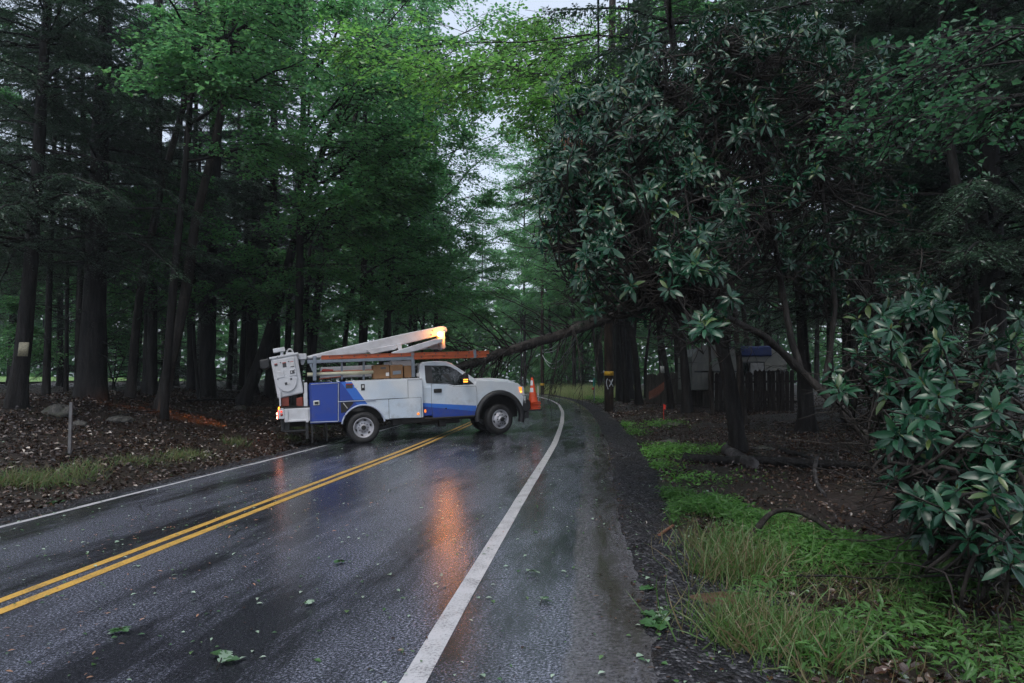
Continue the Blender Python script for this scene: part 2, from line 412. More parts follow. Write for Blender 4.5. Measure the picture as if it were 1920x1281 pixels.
def asphalt_mat():
    t = NT('wet_asphalt'); uv = t.tc.outputs['UV']
    grain = t.noise(62, 3, .75, uv); fine = t.noise(150, 2, .7, uv)
    streak = t.noise(1.0, 4, .6, uv, (2.4, .16, 1)); blotch = t.noise(.7, 5, .62, uv, (1, .55, 1)); fleck = t.noise(160, 1, .5, uv)
    sx = t.n('ShaderNodeSeparateXYZ'); t.l(uv, sx.inputs[0]); x = sx.outputs[0]; dark = t.noise(.55, 6, .68, uv, (1.6, .35, 1))
    def band(c, w):           # soft band across the road, 1 in its middle
        return t.math('SUBTRACT', 1., t.math('DIVIDE', t.math('ABSOLUTE', t.math('SUBTRACT', x, c)), w), True)
    tracks = t.math('ADD', t.math('ADD', band(-.75, .55), band(-2.4, .5)), t.math('ADD', band(-3.95, .5), band(-5.3, .5)), True)
    tr = t.math('MULTIPLY', t.math('MULTIPLY', tracks, t.ramp(streak, [(.42, (0,)), (.6, (1,))])), .8)
    base = t.ramp(t.math('ADD', t.math('MULTIPLY', grain, .7), t.math('MULTIPLY', fine, .3)), [(.4, (.012, .0135, .019)), (.47, (.044, .048, .064)), (.55, (.125, .135, .175)), (.63, (.36, .38, .46))])
    base = t.mix(t.math('MULTIPLY', tr, .6), base, (.012, .012, .014))
    base = t.mix(t.ramp(dark, [(.46, (0,)), (.57, (.85,))]), base, (.011, .0115, .014))
    cv = t.n('ShaderNodeTexVoronoi', feature='DISTANCE_TO_EDGE'); cm = t.n('ShaderNodeMapping'); cm.inputs['Scale'].default_value = (.9, .32, 1)
    cw = t.n('ShaderNodeMix', data_type='VECTOR'); cw.inputs[0].default_value = .16; cn = t.n('ShaderNodeTexNoise'); cn.inputs['Scale'].default_value = 2.2; cn.inputs['Detail'].default_value = 5; t.l(uv, cn.inputs['Vector'])
    t.l(uv, cw.inputs[4]); t.l(cn.outputs['Color'], cw.inputs[5]); t.l(cw.outputs[1], cm.inputs['Vector']); t.l(cm.outputs[0], cv.inputs['Vector']); cv.inputs['Scale'].default_value = 1.3
    crack = t.math('MULTIPLY', t.math('SUBTRACT', 1., t.math('DIVIDE', cv.outputs['Distance'], .009), True), t.ramp(t.noise(.35, 3, .6, uv), [(.5, (0,)), (.58, (.85,))]))
    base = t.mix(crack, base, (.006, .006, .007))
    base = t.mix(t.ramp(blotch, [(.5, (0,)), (.7, (.45,))]), base, (.03, .03, .036))
    base = t.mix(t.ramp(fleck, [(.7, (0,)), (.76, (.6,))]), base, (.22, .22, .24))
    apron = t.math('MULTIPLY', t.math('DIVIDE', t.math('SUBTRACT', t.math('ADD', x, t.math('MULTIPLY', t.math('ADD', streak, blotch), .22)), .9), .05, True), .6)
    base = t.mix(apron, base, t.ramp(t.noise(30, 4, .7, uv), [(.38, (.05, .047, .05)), (.5, (.1, .095, .1)), (.64, (.17, .165, .175))]))
    gut = t.math('MULTIPLY', t.math('MULTIPLY', band(1.02, .17), 2.4, True), t.ramp(t.noise(2.2, 5, .66, uv, (2.6, .5, 1)), [(.36, (0,)), (.62, (1,))]))
    base = t.mix(t.math('MULTIPLY', gut, .8), base, (.032, .031, .022))
    rough = t.ramp(t.math('ADD', t.math('MULTIPLY', blotch, .5), t.math('MULTIPLY', grain, .5)), [(.35, (.12,)), (.65, (.3,))])
    rough = t.mix(t.math('MULTIPLY', t.ramp(dark, [(.46, (0,)), (.57, (1,))]), .6), rough, (.1, .1, .1)); rough = t.mix(apron, rough, t.ramp(t.noise(9, 4, .6, uv, (1, .5, 1)), [(.4, (.12,)), (.6, (.34,))])); rough = t.mix(gut, rough, (.07, .07, .07)); rough = t.mix(t.math('MULTIPLY', tr, .7), rough, (.18, .18, .18))
    t.set(Base_Color=base, Roughness=rough); t.bsdf.inputs['Specular IOR Level'].default_value = .55
    b = t.bump(t.math('ADD', t.math('MULTIPLY', grain, .8), t.math('MULTIPLY', fine, .3)), .3, .007)
    t.sock(b.inputs['Strength'], t.math('SUBTRACT', .2, t.math('MULTIPLY', gut, .17)))
    return t.m
V, F, UV = strip(LE, RE, -12, 150, 0, 12, .5)
# ragged edges of the asphalt
for k in (0, 11):
    sel = np.arange(k, len(V), 12); V[sel, 0] += (vnoise(V[sel, 1] * 2.1, V[sel, 1] * 0, 5 + k) - .5) * .16
g = G(); g.add(V, F, 0, True)
struct(with_uv(g.build('road', asphalt_mat()), UV), 'wet dark asphalt road bending away through the woods')

def paint_mat(name, col, worn):
    t = NT(name); uv = t.tc.outputs['UV']
    n1 = t.noise(60, 4, .75, uv); n2 = t.noise(5, 4, .6, uv)
    wear = t.ramp(t.math('ADD', t.math('MULTIPLY', n1, .65), t.math('MULTIPLY', n2, .35)), [(.51, (0,)), (.6, (1,))])
    c = t.mix(t.math('MULTIPLY', wear, worn), col, (.05, .05, .052))
    c = t.mix(t.ramp(n2, [(.4, (0,)), (.7, (.25,))]), c, tuple(x * .55 for x in col))
    t.set(Base_Color=c, Roughness=t.ramp(n1, [(.4, (.35,)), (.6, (.6,))])); t.bump(n1, .35, .008); return t.m
M_white = paint_mat('white_road_paint', (.42, .42, .44), .75); M_yel = paint_mat('yellow_road_paint', (.52, .31, .06), .75)
for nm, a, b, m, w, lb in (('edge_line', -.065, .065, M_white, .006, 'wide white edge line along the right lane'),
                       ('edge_line', -5.96, -5.86, M_white, .03, 'thin white edge line along the left lane beside the leaf bank'),
                       ('centre_line', -3.2, -3.09, M_yel, .01, 'yellow centre line, the one nearer the right lane'), ('centre_line', -3.41, -3.31, M_yel, .02, 'yellow centre line, the one nearer the left lane')):
    V, F, UV = strip(a, b, -12, 95, .004, 2, .25, w, int(abs(a) * 7))
    g = G(); g.add(V, F); struct(with_uv(g.build(nm, m), UV), lb)

def gravel_mat():
    t = NT('dark_gravel'); vo = t.n('ShaderNodeTexVoronoi'); vo.inputs['Scale'].default_value = 42; t.l(t.tc.outputs['Object'], vo.inputs['Vector'])
    sep = t.n('ShaderNodeSeparateColor'); t.l(vo.outputs['Color'], sep.inputs[0])
    c = t.ramp(sep.outputs[0], [(0, (.006, .006, .008)), (.5, (.02, .02, .025)), (.85, (.045, .045, .052)), (1, (.14, .14, .155))])
    c = t.mix(t.ramp(t.noise(3, 4), [(.52, (0,)), (.7, (.6,))]), c, (.022, .017, .013))
    t.set(Base_Color=c, Roughness=t.ramp(sep.outputs[1], [(0, (.5,)), (1, (.85,))])); t.bump(t.math('SUBTRACT', 1., vo.outputs['Distance']), 1., .05); t.bsdf.inputs['Specular IOR Level'].default_value = .25; return t.m
M_gravel = gravel_mat()
def shoulder(l0, l1, y0, y1, wob, seed, name, label):
    ys = np.arange(y0, y1, .12); nl_ = 9; ls = np.linspace(0, 1, nl_)
    a = l0 + ys * 0; b = l1 + (vnoise(ys * .9, ys * 0, seed) - .5) * wob + (vnoise(ys * 3.1, ys * 0, seed + 1) - .5) * wob * .5
    Lt = a[:, None] * (1 - ls) + b[:, None] * ls; Y = np.broadcast_to(ys[:, None], Lt.shape); X = xy_of(Lt, Y)
    edge = np.minimum(ls, 1 - ls)[None] * 2
    Z = zg(X, Y) + .004 + .03 * np.clip(edge, 0, .5) + (vnoise(X * 24, Y * 24, 8) - .5) * .03 - .05 * (ls[None] > .99) - .055 * np.clip(1 - ls[None] * 7, 0, 1)
    i = (np.arange(len(ys) - 1)[:, None] * nl_ + np.arange(nl_ - 1)[None]).ravel()
    F = np.stack([i, i + 1, i + nl_ + 1, i + nl_], 1)
    if l1 < l0: F = F[:, ::-1]
    g = G(); g.add(np.stack([X, Y, Z], -1), F, 0, True); struct(g.build(name, M_gravel), label)
shoulder(RE - .16, 1.9, -6, 60, .5, 21, 'gravel_shoulder', 'dark gravel strip between the right road edge and the grass')
shoulder(LE + .16, -6.75, -6, 60, .3, 31, 'gravel_shoulder', 'narrow dark gravel strip under the left leaf bank')

# lit lawn far behind the left woods
g = G(); ls = np.linspace(-100, -31, 30); ys = np.linspace(5, 120, 40); LA, YY = np.meshgrid(ls, ys); X = xy_of(LA, YY); Z = zg(X, YY) + .12
i = (np.arange(39)[:, None] * 30 + np.arange(29)[None]).ravel(); g.add(np.stack([X, YY, Z], -1), np.stack([i, i + 1, i + 31, i + 30], 1), 0, True)
t = NT('lawn_grass'); t.set(Base_Color=t.ramp(t.noise(3, 5), [(.35, (.1, .2, .05)), (.65, (.17, .3, .08))]), Roughness=.7); t.bump(t.noise(40, 3), .5, .05)
struct(g.build('lawn', t.m), 'bright green lawn seen between the trunks of the left woods')

# ------------------------------------------------------------------ growing trees
def trunk_geo(g, path, r0, r1, sides=14, n=40, flare=1.0, mi=0, seed=0):
    p = smooth_path(path, n); t = np.linspace(0, 1, n)
    h = p[:, 2] - p[0, 2]
    r = r0 + (r1 - r0) * t + r0 * .34 * flare * np.exp(-np.clip(h, 0, None) / (.9 * max(r0, .12) * 1.6))
    V, F = tubes(p[None], r[None], sides)
    c = np.repeat(p, sides, 0); a = np.tile(np.linspace(0, 2 * math.pi, sides, endpoint=False), n)
    zz = np.repeat(h, sides)
    root = .36 * flare * np.exp(-np.clip(zz, 0, None) / (2.2 * max(r0, .1))) * np.sin(a * 3 + seed) + .1 * np.sin(a * 5 + zz * 1.3 + seed)
    k = 1 + root * .6 + (vnoise(a * 2.2 + seed * 3.1, zz * 2.2, 7) - .5) * .2
    V = c + (V - c) * k[:, None]
    V[:sides, 2] -= .25
    g.add(V, F, mi, True); return p, r
def rot_z(d, a):
    c, s = np.cos(a), np.sin(a); o = d.copy(); o[..., 0] = c * d[..., 0] - s * d[..., 1]; o[..., 1] = s * d[..., 0] + c * d[..., 1]; return o
def curve_paths(S, D, L, K, droop, wig=.05):
    """S (N,3) starts, D (N,3) directions, L (N,) -> (N,K,3)"""
    t = np.linspace(0, 1, K)[None, :, None]
    P = S[:, None] + D[:, None] * (L[:, None, None] * t)
    P[..., 2] -= (droop * L)[:, None] * t[..., 0] ** 2
    w = np.cumsum(rng.normal(size=P.shape) * wig, 1) * (L[:, None, None] / K); w[:, 0] = 0
    return P + w
def on_path(P, t):
    """P (N,K,3), t (N,m) -> (N,m,3)"""
    K = P.shape[1]; u = np.clip(t, 0, .9999) * (K - 1); i = u.astype(int); f = (u - i)[..., None]
    n = np.arange(len(P))[:, None]
    return P[n, i] * (1 - f) + P[n, i + 1] * f
def broad_crown(gw, gl, S, D, L, sub=12, tw=8, lv=14, size=.1, droop=.12, spread=.5, flat=.45, r0=.05, wood_sub=True, mi=0, tmin=.18):
    """limbs from S along D; branchlets, twigs, leaves"""
    N = len(S); P = curve_paths(S, D, L, 9, droop, .09)
    rr = np.linspace(1, .18, 9)[None] * (r0 * (L / L.mean()) ** .8)[:, None]
    V, F = tubes(P, rr, 6); gw.add(V, F, mi, True)
    t = rng.uniform(tmin, 1, (N, sub)); B = on_path(P, t).reshape(-1, 3)
    d = np.repeat(nrm(D * np.array([1, 1, .5])), sub, 0)
    d = rot_z(d, rng.choice([-1, 1], N * sub) * rng.uniform(.3, 1.3, N * sub)); d[:, 2] = rng.normal(.05, .22, N * sub)
    l = (np.repeat(L, sub) * (1.15 - t.ravel()) * spread + .35)
    Q = curve_paths(B, nrm(d), l, 6, np.full(N * sub, .15), .1)
    if wood_sub:
        V, F = tubes(Q, np.linspace(1, .25, 6)[None] * (r0 * .28 * (l / l.mean()) ** .6)[:, None], 4); gw.add(V, F, mi, True)
    n2 = N * sub; t2 = rng.uniform(.15, 1, (n2, tw)); C = on_path(Q, t2).reshape(-1, 3)
    d2 = np.repeat(nrm(d), tw, 0); d2 = rot_z(d2, rng.choice([-1, 1], n2 * tw) * rng.uniform(.3, 1.2, n2 * tw)); d2[:, 2] = rng.normal(-.05, .2, n2 * tw)
    d2 = nrm(d2); l2 = np.repeat(l, tw) * rng.uniform(.2, .5, n2 * tw) + .15
    T = curve_paths(C, d2, l2, 4, np.full(n2 * tw, .2), .12)
    V, F = tubes(T, np.full((n2 * tw, 4), .006), 3); gw.add(V, F, mi, False)
    n3 = n2 * tw; t3 = rng.uniform(.1, 1.05, (n3, lv)); X = on_path(T, t3).reshape(-1, 3) + rng.normal(size=(n3 * lv, 3)) * size * np.array([.7, .7, .35])
    nn = nrm(UP[None] + rng.normal(size=(n3 * lv, 3)) * flat); dd = np.repeat(d2, lv, 0) + rng.normal(size=(n3 * lv, 3)) * np.array([.8, .8, .25]); dd[:, 2] -= .2
    sz = size * rng.uniform(.6, 1.2, n3 * lv)
    V, F = quads(X, dd, nn, sz, sz * .8); gl.add(V, F)
def needle_crown(gw, gl, S, D, L, tw=50, lf=22, leaf=.06, droop=.28, r0=.03, mi=0, wid=.3, twr=.0025):
    """hemlock boughs: flat drooping sprays of small leaflets"""
    N = len(S); P = curve_paths(S, D, L, 9, droop, .07)
    rr = np.linspace(1, .15, 9)[None] * (r0 * (L / L.mean()))[:, None]
    V, F = tubes(P, rr, 5); gw.add(V, F, mi, True)
    t = np.tile(np.linspace(.12, 1, tw), (N, 1)) + rng.uniform(-.01, .01, (N, tw)); B = on_path(P, t).reshape(-1, 3)
    side = np.tile(np.where(np.arange(tw) % 2, 1, -1), N)
    d = np.repeat(D, tw, 0).copy(); d[:, 2] *= .3; d = rot_z(nrm(d), side * rng.uniform(.7, 1.2, N * tw)); d[:, 2] = rng.normal(-.22, .16, N * tw)
    l = np.repeat(L, tw) * wid * np.clip(1.12 - t.ravel(), .12, None) * rng.uniform(.6, 1.25, N * tw) + .1
    Q = curve_paths(B, nrm(d), l, 5, np.full(N * tw, .35), .08)
    V, F = tubes(Q, np.linspace(1, .5, 5)[None] * np.full((N * tw, 1), twr * 1.6), 3); gw.add(V, F, mi, False)
    n2 = N * tw; t2 = np.tile(np.linspace(.08, 1, lf), (n2, 1)); X = on_path(Q, t2).reshape(-1, 3) + rng.normal(size=(n2 * lf, 3)) * .012
    dd = np.repeat(nrm(d), lf, 0); s2 = np.tile(np.where(np.arange(lf) % 2, 1, -1), n2); dd = rot_z(dd, s2 * rng.uniform(.6, 1.15, n2 * lf)); dd[:, 2] += rng.normal(-.15, .2, n2 * lf)
    ll = leaf * rng.uniform(.6, 1.3, n2 * lf) * (1.25 - .6 * t2.ravel())
    V, F = quads(X, dd, nrm(UP[None] + rng.normal(size=(n2 * lf, 3)) * .35), ll, ll * .36, .05); gl.add(V, F)
def dead_twigs(gw, S, D, L, mi=0, sub=5, r=.012):
    N = len(S); P = curve_paths(S, D, L, 7, np.full(N, .12), .16); V, F = tubes(P, np.linspace(1, .25, 7)[None] * np.full((N, 1), r), 4); gw.add(V, F, mi, True)
    t = rng.uniform(.2, .95, (N, sub)); B = on_path(P, t).reshape(-1, 3); d = np.repeat(D, sub, 0) + rng.normal(size=(N * sub, 3)) * .6
    l = np.repeat(L, sub) * rng.uniform(.2, .5, N * sub); Q = curve_paths(B, nrm(d), l, 5, np.full(N * sub, .15), .15)
    V, F = tubes(Q, np.linspace(1, .3, 5)[None] * np.full((N * sub, 1), r * .5), 3); gw.add(V, F, mi, False)
def along(path, zs):
    """points of a trunk path at heights above its base"""
    p = smooth_path(path, 60); h = p[:, 2] - p[0, 2]
    return np.stack([np.interp(zs, h, p[:, k]) for k in range(3)], 1)
def azdir(az, el): return np.stack([np.cos(az) * np.cos(el), np.sin(az) * np.cos(el), np.sin(el)], 1)

def hemlock_parts(path, z0, z1, nb, Lmax, r0, seed, tw=46, lf=20, leaf=.065, dead=16, r1=.03, bark=None, name='hemlock', flare=1, bias=None, dz0=1.2, bias2=False):
    global rng
    rng = np.random.default_rng(seed)
    gw, gl = G(), G()
    trunk_geo(gw, path, r0, r1, 12, 44, flare, 0, seed)
    z = np.sort(rng.uniform(z0, z1, nb)); az = rng.uniform(0, 2 * math.pi, nb)
    if bias2: az = np.where(rng.uniform(size=nb) < .5, -1.5 + rng.normal(size=nb) * .9, az)
    L = (Lmax * (1 - (z - z0) / (z1 - z0 + 2)) + .7) * rng.uniform(.65, 1.1, nb)
    needle_crown(gw, gl, along(path, z), azdir(az, rng.uniform(.0, .35, nb)), L, tw, lf, leaf, rng.uniform(.2, .42, nb))
    if dead:
        z = rng.uniform(dz0, z0 + 3, dead); dead_twigs(gw, along(path, z), azdir(rng.uniform(0, 6.28, dead), rng.uniform(-.2, .3, dead)), rng.uniform(.6, 1.9, dead))
    return gw, gl
def broad_parts(path, z0, z1, nb, Lmax, r0, seed, sub=13, tw=8, lv=15, size=.1, r1=.04, bias=None, flare=1, el=(.25, .9), spread=.45, droop=.18, limb=.055, sides=12):
    global rng
    rng = np.random.default_rng(seed)
    gw, gl = G(), G()
    trunk_geo(gw, path, r0, r1, sides, 44, flare, 0, seed)
    z = np.sort(rng.uniform(z0, z1, nb)); az = rng.uniform(0, 2 * math.pi, nb)
    if bias is not None: az = bias[0] + rng.normal(size=nb) * bias[1]
    f = (z - z0) / (z1 - z0)
    L = Lmax * (1 - .55 * f) * rng.uniform(.7, 1.1, nb)
    broad_crown(gw, gl, along(path, z), azdir(az, rng.uniform(el[0], el[1], nb)), L, sub, tw, lv, size, np.full(nb, droop), spread, r0=limb)
    return gw, gl
def plant_tree(name, label, cat, base, parts, mw, ml, group=None):
    root = thing(name, label, cat, base, group)
    parts[0].build('trunk', mw, root, base); parts[1].build('crown', ml, root, base)
    return root
def wob_path(h, seed, lean=(0, 0), k=6):
    r = np.random.default_rng(seed); t = np.linspace(0, 1, k)
    p = np.stack([lean[0] * t + np.cumsum(r.normal(size=k)) * .1, lean[1] * t + np.cumsum(r.normal(size=k)) * .1, h * t], 1); p[0] = 0; return p
def px_path(pts, dd=0, top=None):
    """trunk path from pixel positions: the first is on the ground, the others stand at its depth (+ lean dd)"""
    b = ground_hit(*pts[0]); out = [b]
    for i, (px, py) in enumerate(pts[1:]): out.append(at(px, py, b[1] + dd * (i + 1) / len(pts)))
    if top:
        v = out[-1] - out[-2]; v = v / abs(v[2]); out.append(out[-1] + v * (top - out[-1][2]))
    return np.array(out)
# ------------------------------------------------------------------ named trees on the left (traced trunks), each on its own spot
TREES = []         # x, y of every standing trunk
def left_tree(name, label, cat, pts, width, kind, seed, top=19, mw=None, bias=None, **kw):
    p = px_path(pts, kw.pop('dd', 0), top); base = p[0]
    r0 = width * .8 / 1280 * base[1] / 2; h = p[-1][2] - p[0][2]
    TREES.append((base[0], base[1]))
    if kind == 'hem':
        parts = hemlock_parts(p, kw.pop('z0', 3.2) * .85, min(h - .5, 15.5), int(kw.pop('nb', 44) * 2.4), kw.pop('Lmax', 4.0) * 1.1, r0, seed, r1=r0 * .35, leaf=.085, bias2=True, **kw); ml = M_hem
    else:
        parts = broad_parts(p, kw.pop('z0', 6), h - .3, kw.pop('nb', 16), kw.pop('Lmax', 4.5), r0, seed, r1=r0 * .3, bias=bias, **kw); ml = kw.get('ml', M_map)
    return plant_tree(name, label, cat, base, parts, mw or M_bark, ml), p, r0

T1, P1, r_1 = left_tree('hemlock_tree', 'dark hemlock trunk with a pale paper notice, near the left edge', 'tree', [(28, 766), (42, 655), (58, 500), (74, 250), (90, 0)], 40, 'hem', 101, z0=4.2, nb=40)
T2, P2, r_2 = left_tree('hemlock_tree', 'thickest dark trunk on the left bank, wide flared base behind the rock', 'tree', [(170, 745), (178, 560), (186, 300), (198, 40)], 58, 'hem', 102, z0=4, nb=46, Lmax=4.4)
left_tree('leaning_tree', 'slim dark trunk leaning right and forking high above the left bank', 'tree', [(244, 747), (262, 560), (297, 380), (330, 250), (358, 150), (388, 0)], 21, 'broad', 103, z0=9.2, nb=9, Lmax=3, top=14, mw=M_bark_l, bias=(0, 1.6))
left_tree('hemlock_tree', 'straight dark trunk just right of the slim forking one', 'tree', [(277, 740), (281, 520), (287, 280), (292, 60)], 23, 'hem', 104, z0=5, nb=34, Lmax=3.6)
left_tree('leaning_tree', 'curved trunk with pale scaly bark patches leaning over the orange lit leaves', 'tree', [(300, 772), (318, 690), (346, 560), (366, 420), (402, 270), (425, 150), (434, 40)], 30, 'broad', 105, z0=9.5, nb=10, Lmax=3.4, top=15, mw=M_bark_l, bias=(0, 1.4), dd=.5)
left_tree('hemlock_tree', 'straight stout trunk behind the curved pale patched one', 'tree', [(386, 743), (392, 560), (403, 330), (412, 90)], 38, 'hem', 106, z0=4, nb=44, Lmax=4)
left_tree('hemlock_tree', 'straight dark trunk rising behind the leaning maple', 'tree', [(470, 738), (474, 560), (482, 350), (488, 100)], 28, 'hem', 107, z0=3.6, nb=42, Lmax=3.6)
left_tree('maple_tree', 'tall maple curving right from the bank behind the truck, green branches arching over the road', 'tree', [(452, 760), (476, 706), (510, 606), (556, 440), (600, 296), (645, 190)], 30, 'broad', 108, z0=5.5, nb=22, Lmax=7.0, top=15.5, bias=(-.15, .75), el=(.02, .75), sub=14, lv=10, size=.14, droop=.2)
left_tree('maple_tree', 'second leafy maple behind the bucket, trunk leaning right', 'tree', [(578, 742), (592, 590), (612, 440), (640, 340), (668, 210)], 22, 'broad', 109, z0=5, nb=20, Lmax=6.2, top=15.5, bias=(-.1, .9), el=(.0, .8), sub=14, lv=10, size=.14, droop=.22)
for i, (a, w, lb) in enumerate((([(20, 722), (26, 560), (34, 300)], 18, 'thin dark trunk at the far left edge'),
                               ([(86, 742), (92, 560), (100, 330)], 17, 'thin trunk between the noticed hemlock and the thickest trunk'),
                               ([(124, 733), (126, 560), (130, 330)], 10, 'pole thin trunk left of the thickest trunk'),
                               ([(430, 730), (436, 560), (446, 300)], 13, 'thin trunk between the stout one and the leaning maple'),
                               ([(680, 738), (680, 560), (684, 360)], 16, 'straight trunk rising behind the truck bed'),
                               ([(738, 738), (744, 560), (746, 420), (752, 330)], 15, 'trunk rising behind the cardboard boxes'),
                               ([(770, 740), (782, 560), (792, 440)], 13, 'slim trunk leaning right behind the truck cab'))):
    left_tree('forest_tree', lb, 'tree', a, w, 'hem' if i < 4 else 'broad', 120 + i, z0=4.5, nb=26 if i < 4 else 17, Lmax=2.8 if i < 4 else 5, top=17)

for i, (a, w, lb) in enumerate((([(640, 739), (652, 600), (684, 450), (738, 350)], 13, 'slim maple stem arching right above the white lower boom'), ([(712, 739), (722, 620), (736, 490), (764, 410)], 11, 'thin leaning stem behind the cream pipe and boxes'),
                               ([(805, 740), (822, 620), (852, 520), (900, 455)], 12, 'thin maple stem leaning right behind the boom elbow'), ([(560, 740), (568, 600), (590, 470), (628, 390)], 14, 'slender dark stem leaning right, just right of the bucket'))):
    left_tree('leaning_tree', lb, 'tree', a, w, 'broad', 140 + i, z0=6, nb=11, Lmax=4.2, top=13, bias=(-.2, .9), sub=11, lv=10, size=.14)

# ------------------------------------------------------------------ named trees on the right
def right_tree(lb, pts, w, seed, kind='hem', mw=None, **kw):
    return left_tree(kw.pop('name', 'hemlock_tree'), lb, 'tree', pts, w, kind, seed, mw=mw, **kw)
right_tree('slim trunk leaning left just beyond the utility pole', [(1128, 741), (1116, 650), (1104, 570)], 11, 201, 'broad', z0=9, nb=9, Lmax=2.6, top=15, name='leaning_tree')
right_tree('dark trunk close behind the utility pole', [(1163, 752), (1160, 640), (1158, 480)], 21, 202, z0=10.5, nb=34, Lmax=3.4)
right_tree('rough wide trunk right of the utility pole', [(1178, 748), (1175, 640), (1172, 480)], 26, 203, z0=11, nb=34, Lmax=3.6)
right_tree('dark slightly leaning trunk with flared base, fourth from the utility pole', [(1198, 760), (1192, 680), (1182, 590), (1178, 480)], 18, 204, z0=10.5, nb=30, Lmax=3)
right_tree('forked thin trunk in front of the fence end', [(1212, 746), (1210, 690), (1220, 600)], 10, 205, 'broad', z0=4.5, nb=12, Lmax=2.6, top=13)
right_tree('leaning trunk with a small pale placard, before the board fence', [(1260, 767), (1250, 700), (1238, 620), (1230, 520)], 16, 206, z0=5.5, nb=28, Lmax=3)
right_tree('brownish trunk in front of the grey part of the fence', [(1288, 775), (1284, 690), (1277, 620), (1270, 500)], 24, 207, z0=5, nb=30, Lmax=3, mw=M_bark_m)
right_tree('large dark trunk nearest the road, flared base beside the wet log', [(1386, 850), (1368, 720), (1352, 640), (1337, 550), (1318, 430)], 38, 208, z0=5.6, nb=30, Lmax=2.8)
right_tree('scarred trunk with pale peeled bark behind the large dark trunk', [(1394, 797), (1388, 700), (1378, 600), (1372, 500)], 18, 209, 'broad', mw=M_bark_l, z0=6, nb=12, Lmax=3, top=14)
right_tree('dark trunk standing before the camper window', [(1444, 745), (1440, 640), (1436, 500)], 22, 210, z0=5.5, nb=30, Lmax=3)
right_tree('broad dark trunk right of the camper, behind the arching stem', [(1512, 812), (1508, 690), (1500, 560)], 40, 211, z0=4.2, nb=40, Lmax=3.2)
right_tree('reddish thin trunk with scraped bark before the camper side', [(1336, 778), (1332, 690), (1328, 600)], 10, 212, 'broad', mw=M_bark_l, z0=5.5, nb=10, Lmax=2.4, top=13)
for i, (px, py, w, lb) in enumerate(((1592, 800, 26, 'dark trunk seen through the rhododendron twigs, leftmost of the far right group'), (1690, 805, 25, 'narrow black trunk in the middle of the far right group'),
                                 (1728, 800, 28, 'black trunk pair member close right of the narrow one'), (1784, 815, 36, 'heavy black trunk with sparse hemlock boughs near the right edge'),
                                 (1866, 850, 62, 'widest black trunk filling the right edge of the woods'))):
    right_tree(lb, [(px, py), (px - 6, 500), (px - 12, 150)], w, 220 + i, z0=3.2, nb=46, Lmax=3.4)

# ------------------------------------------------------------------ the rest of the woods: a few kinds, copied one by one
def proto(kind, seed):
    h = {'hem': 20, 'broad': 20, 'sap': 4.5, 'hsap': 4}[kind]
    p = wob_path(h, seed, rng.normal(size=2) * .5)
    if kind == 'hem': return hemlock_parts(p, 4.6, h - .4, 64, 3.7, .2, seed, tw=40, lf=18, leaf=.095), (M_bark, M_hem)
    if kind == 'hsap': return hemlock_parts(p, .5, h - .1, 34, 1.5, .035, seed, tw=26, lf=14, leaf=.06, dead=0, r1=.006, flare=.2), (M_bark, M_hem)
    if kind == 'sap': return broad_parts(p, 1.0, h - .2, 18, 1.4, .03, seed, sub=8, tw=5, lv=10, size=.09, r1=.006, limb=.012, flare=.2, sides=6), (M_bark, M_map)
    return broad_parts(p, 5.2, h - .3, 24, 4.8, .15, seed, sub=12, tw=7, lv=11, size=.15, droop=.2), (M_bark_m, M_map if seed % 2 else M_map_d)
PROTO = {}
fr = np.random.default_rng(77)
def place(kind, var, x, y, s, sz, label, cat, group, name):
    key = (kind, var)
    z = float(zg(x, y)) - .03
    if key not in PROTO:
        parts, (mw, ml) = proto(kind, 300 + var * 7 + len(kind))
        root = plant_tree(name, label, cat, (0, 0, 0), parts, mw, ml, group)
        root.location = (x, y, z); root.rotation_euler = (0, 0, fr.uniform(0, 6.28)); root.scale = (s, s, sz); PROTO[key] = root
    else:
        r = dup(PROTO[key], (x, y, z), fr.uniform(0, 6.28), (s, sz), label); r['group'] = group
    TREES.append((x, y))
def free(x, y, d):
    return all((x - a) ** 2 + (y - b) ** 2 > d * d for a, b in TREES)
def scatter(n, l0, l1, y0, y1, d, kinds, label, group, name, cat='tree', smin=.8, smax=1.2, tries=4000):
    k = 0
    for _ in range(tries):
        if k >= n: break
        y = fr.uniform(y0, y1); l = fr.uniform(l0, l1); x = float(xy_of(l, y))
        if 5 < l < 11 and 25 < y < 49: continue          # a lit opening on the right beyond the pole
        if not free(x, y, d): continue
        kd, nv = kinds[fr.integers(len(kinds))]
        s = fr.uniform(smin, smax); place(kd, int(fr.integers(nv)), x, y, s, s * fr.uniform(.9, 1.15), label, cat, group, name); k += 1
scatter(9, -20, -12, 24, 36, 2.0, [('hem', 3)], 'dark slim tree, one of many alike deep in the left woods', 'trees deep in the left woods', 'forest_tree', smin=.8, smax=1.0)
scatter(20, -30, -11.5, 20, 62, 2.0, [('hem', 3), ('hem', 3), ('broad', 4)], 'dark slim tree, one of many alike deep in the left woods', 'trees deep in the left woods', 'forest_tree', smin=.75, smax=1.15)
scatter(5, -12, -8.6, 33, 48, 2.4, [('broad', 4)], 'green leafy tree in the row along the left roadside beyond the truck', 'leafy trees along the left roadside', 'roadside_tree', smin=.8, smax=1.1)
scatter(30, 7.5, 26, 14, 60, 2.2, [('hem', 3), ('hem', 3), ('broad', 4)], 'dark tree, one of many alike deep in the right woods', 'trees deep in the right woods', 'forest_tree')
scatter(7, 4, 9, 50, 78, 2.4, [('broad', 4)], 'leafy tree on the right roadside beyond the hanging cables', 'trees along the right roadside', 'roadside_tree', smin=.75, smax=1.05)
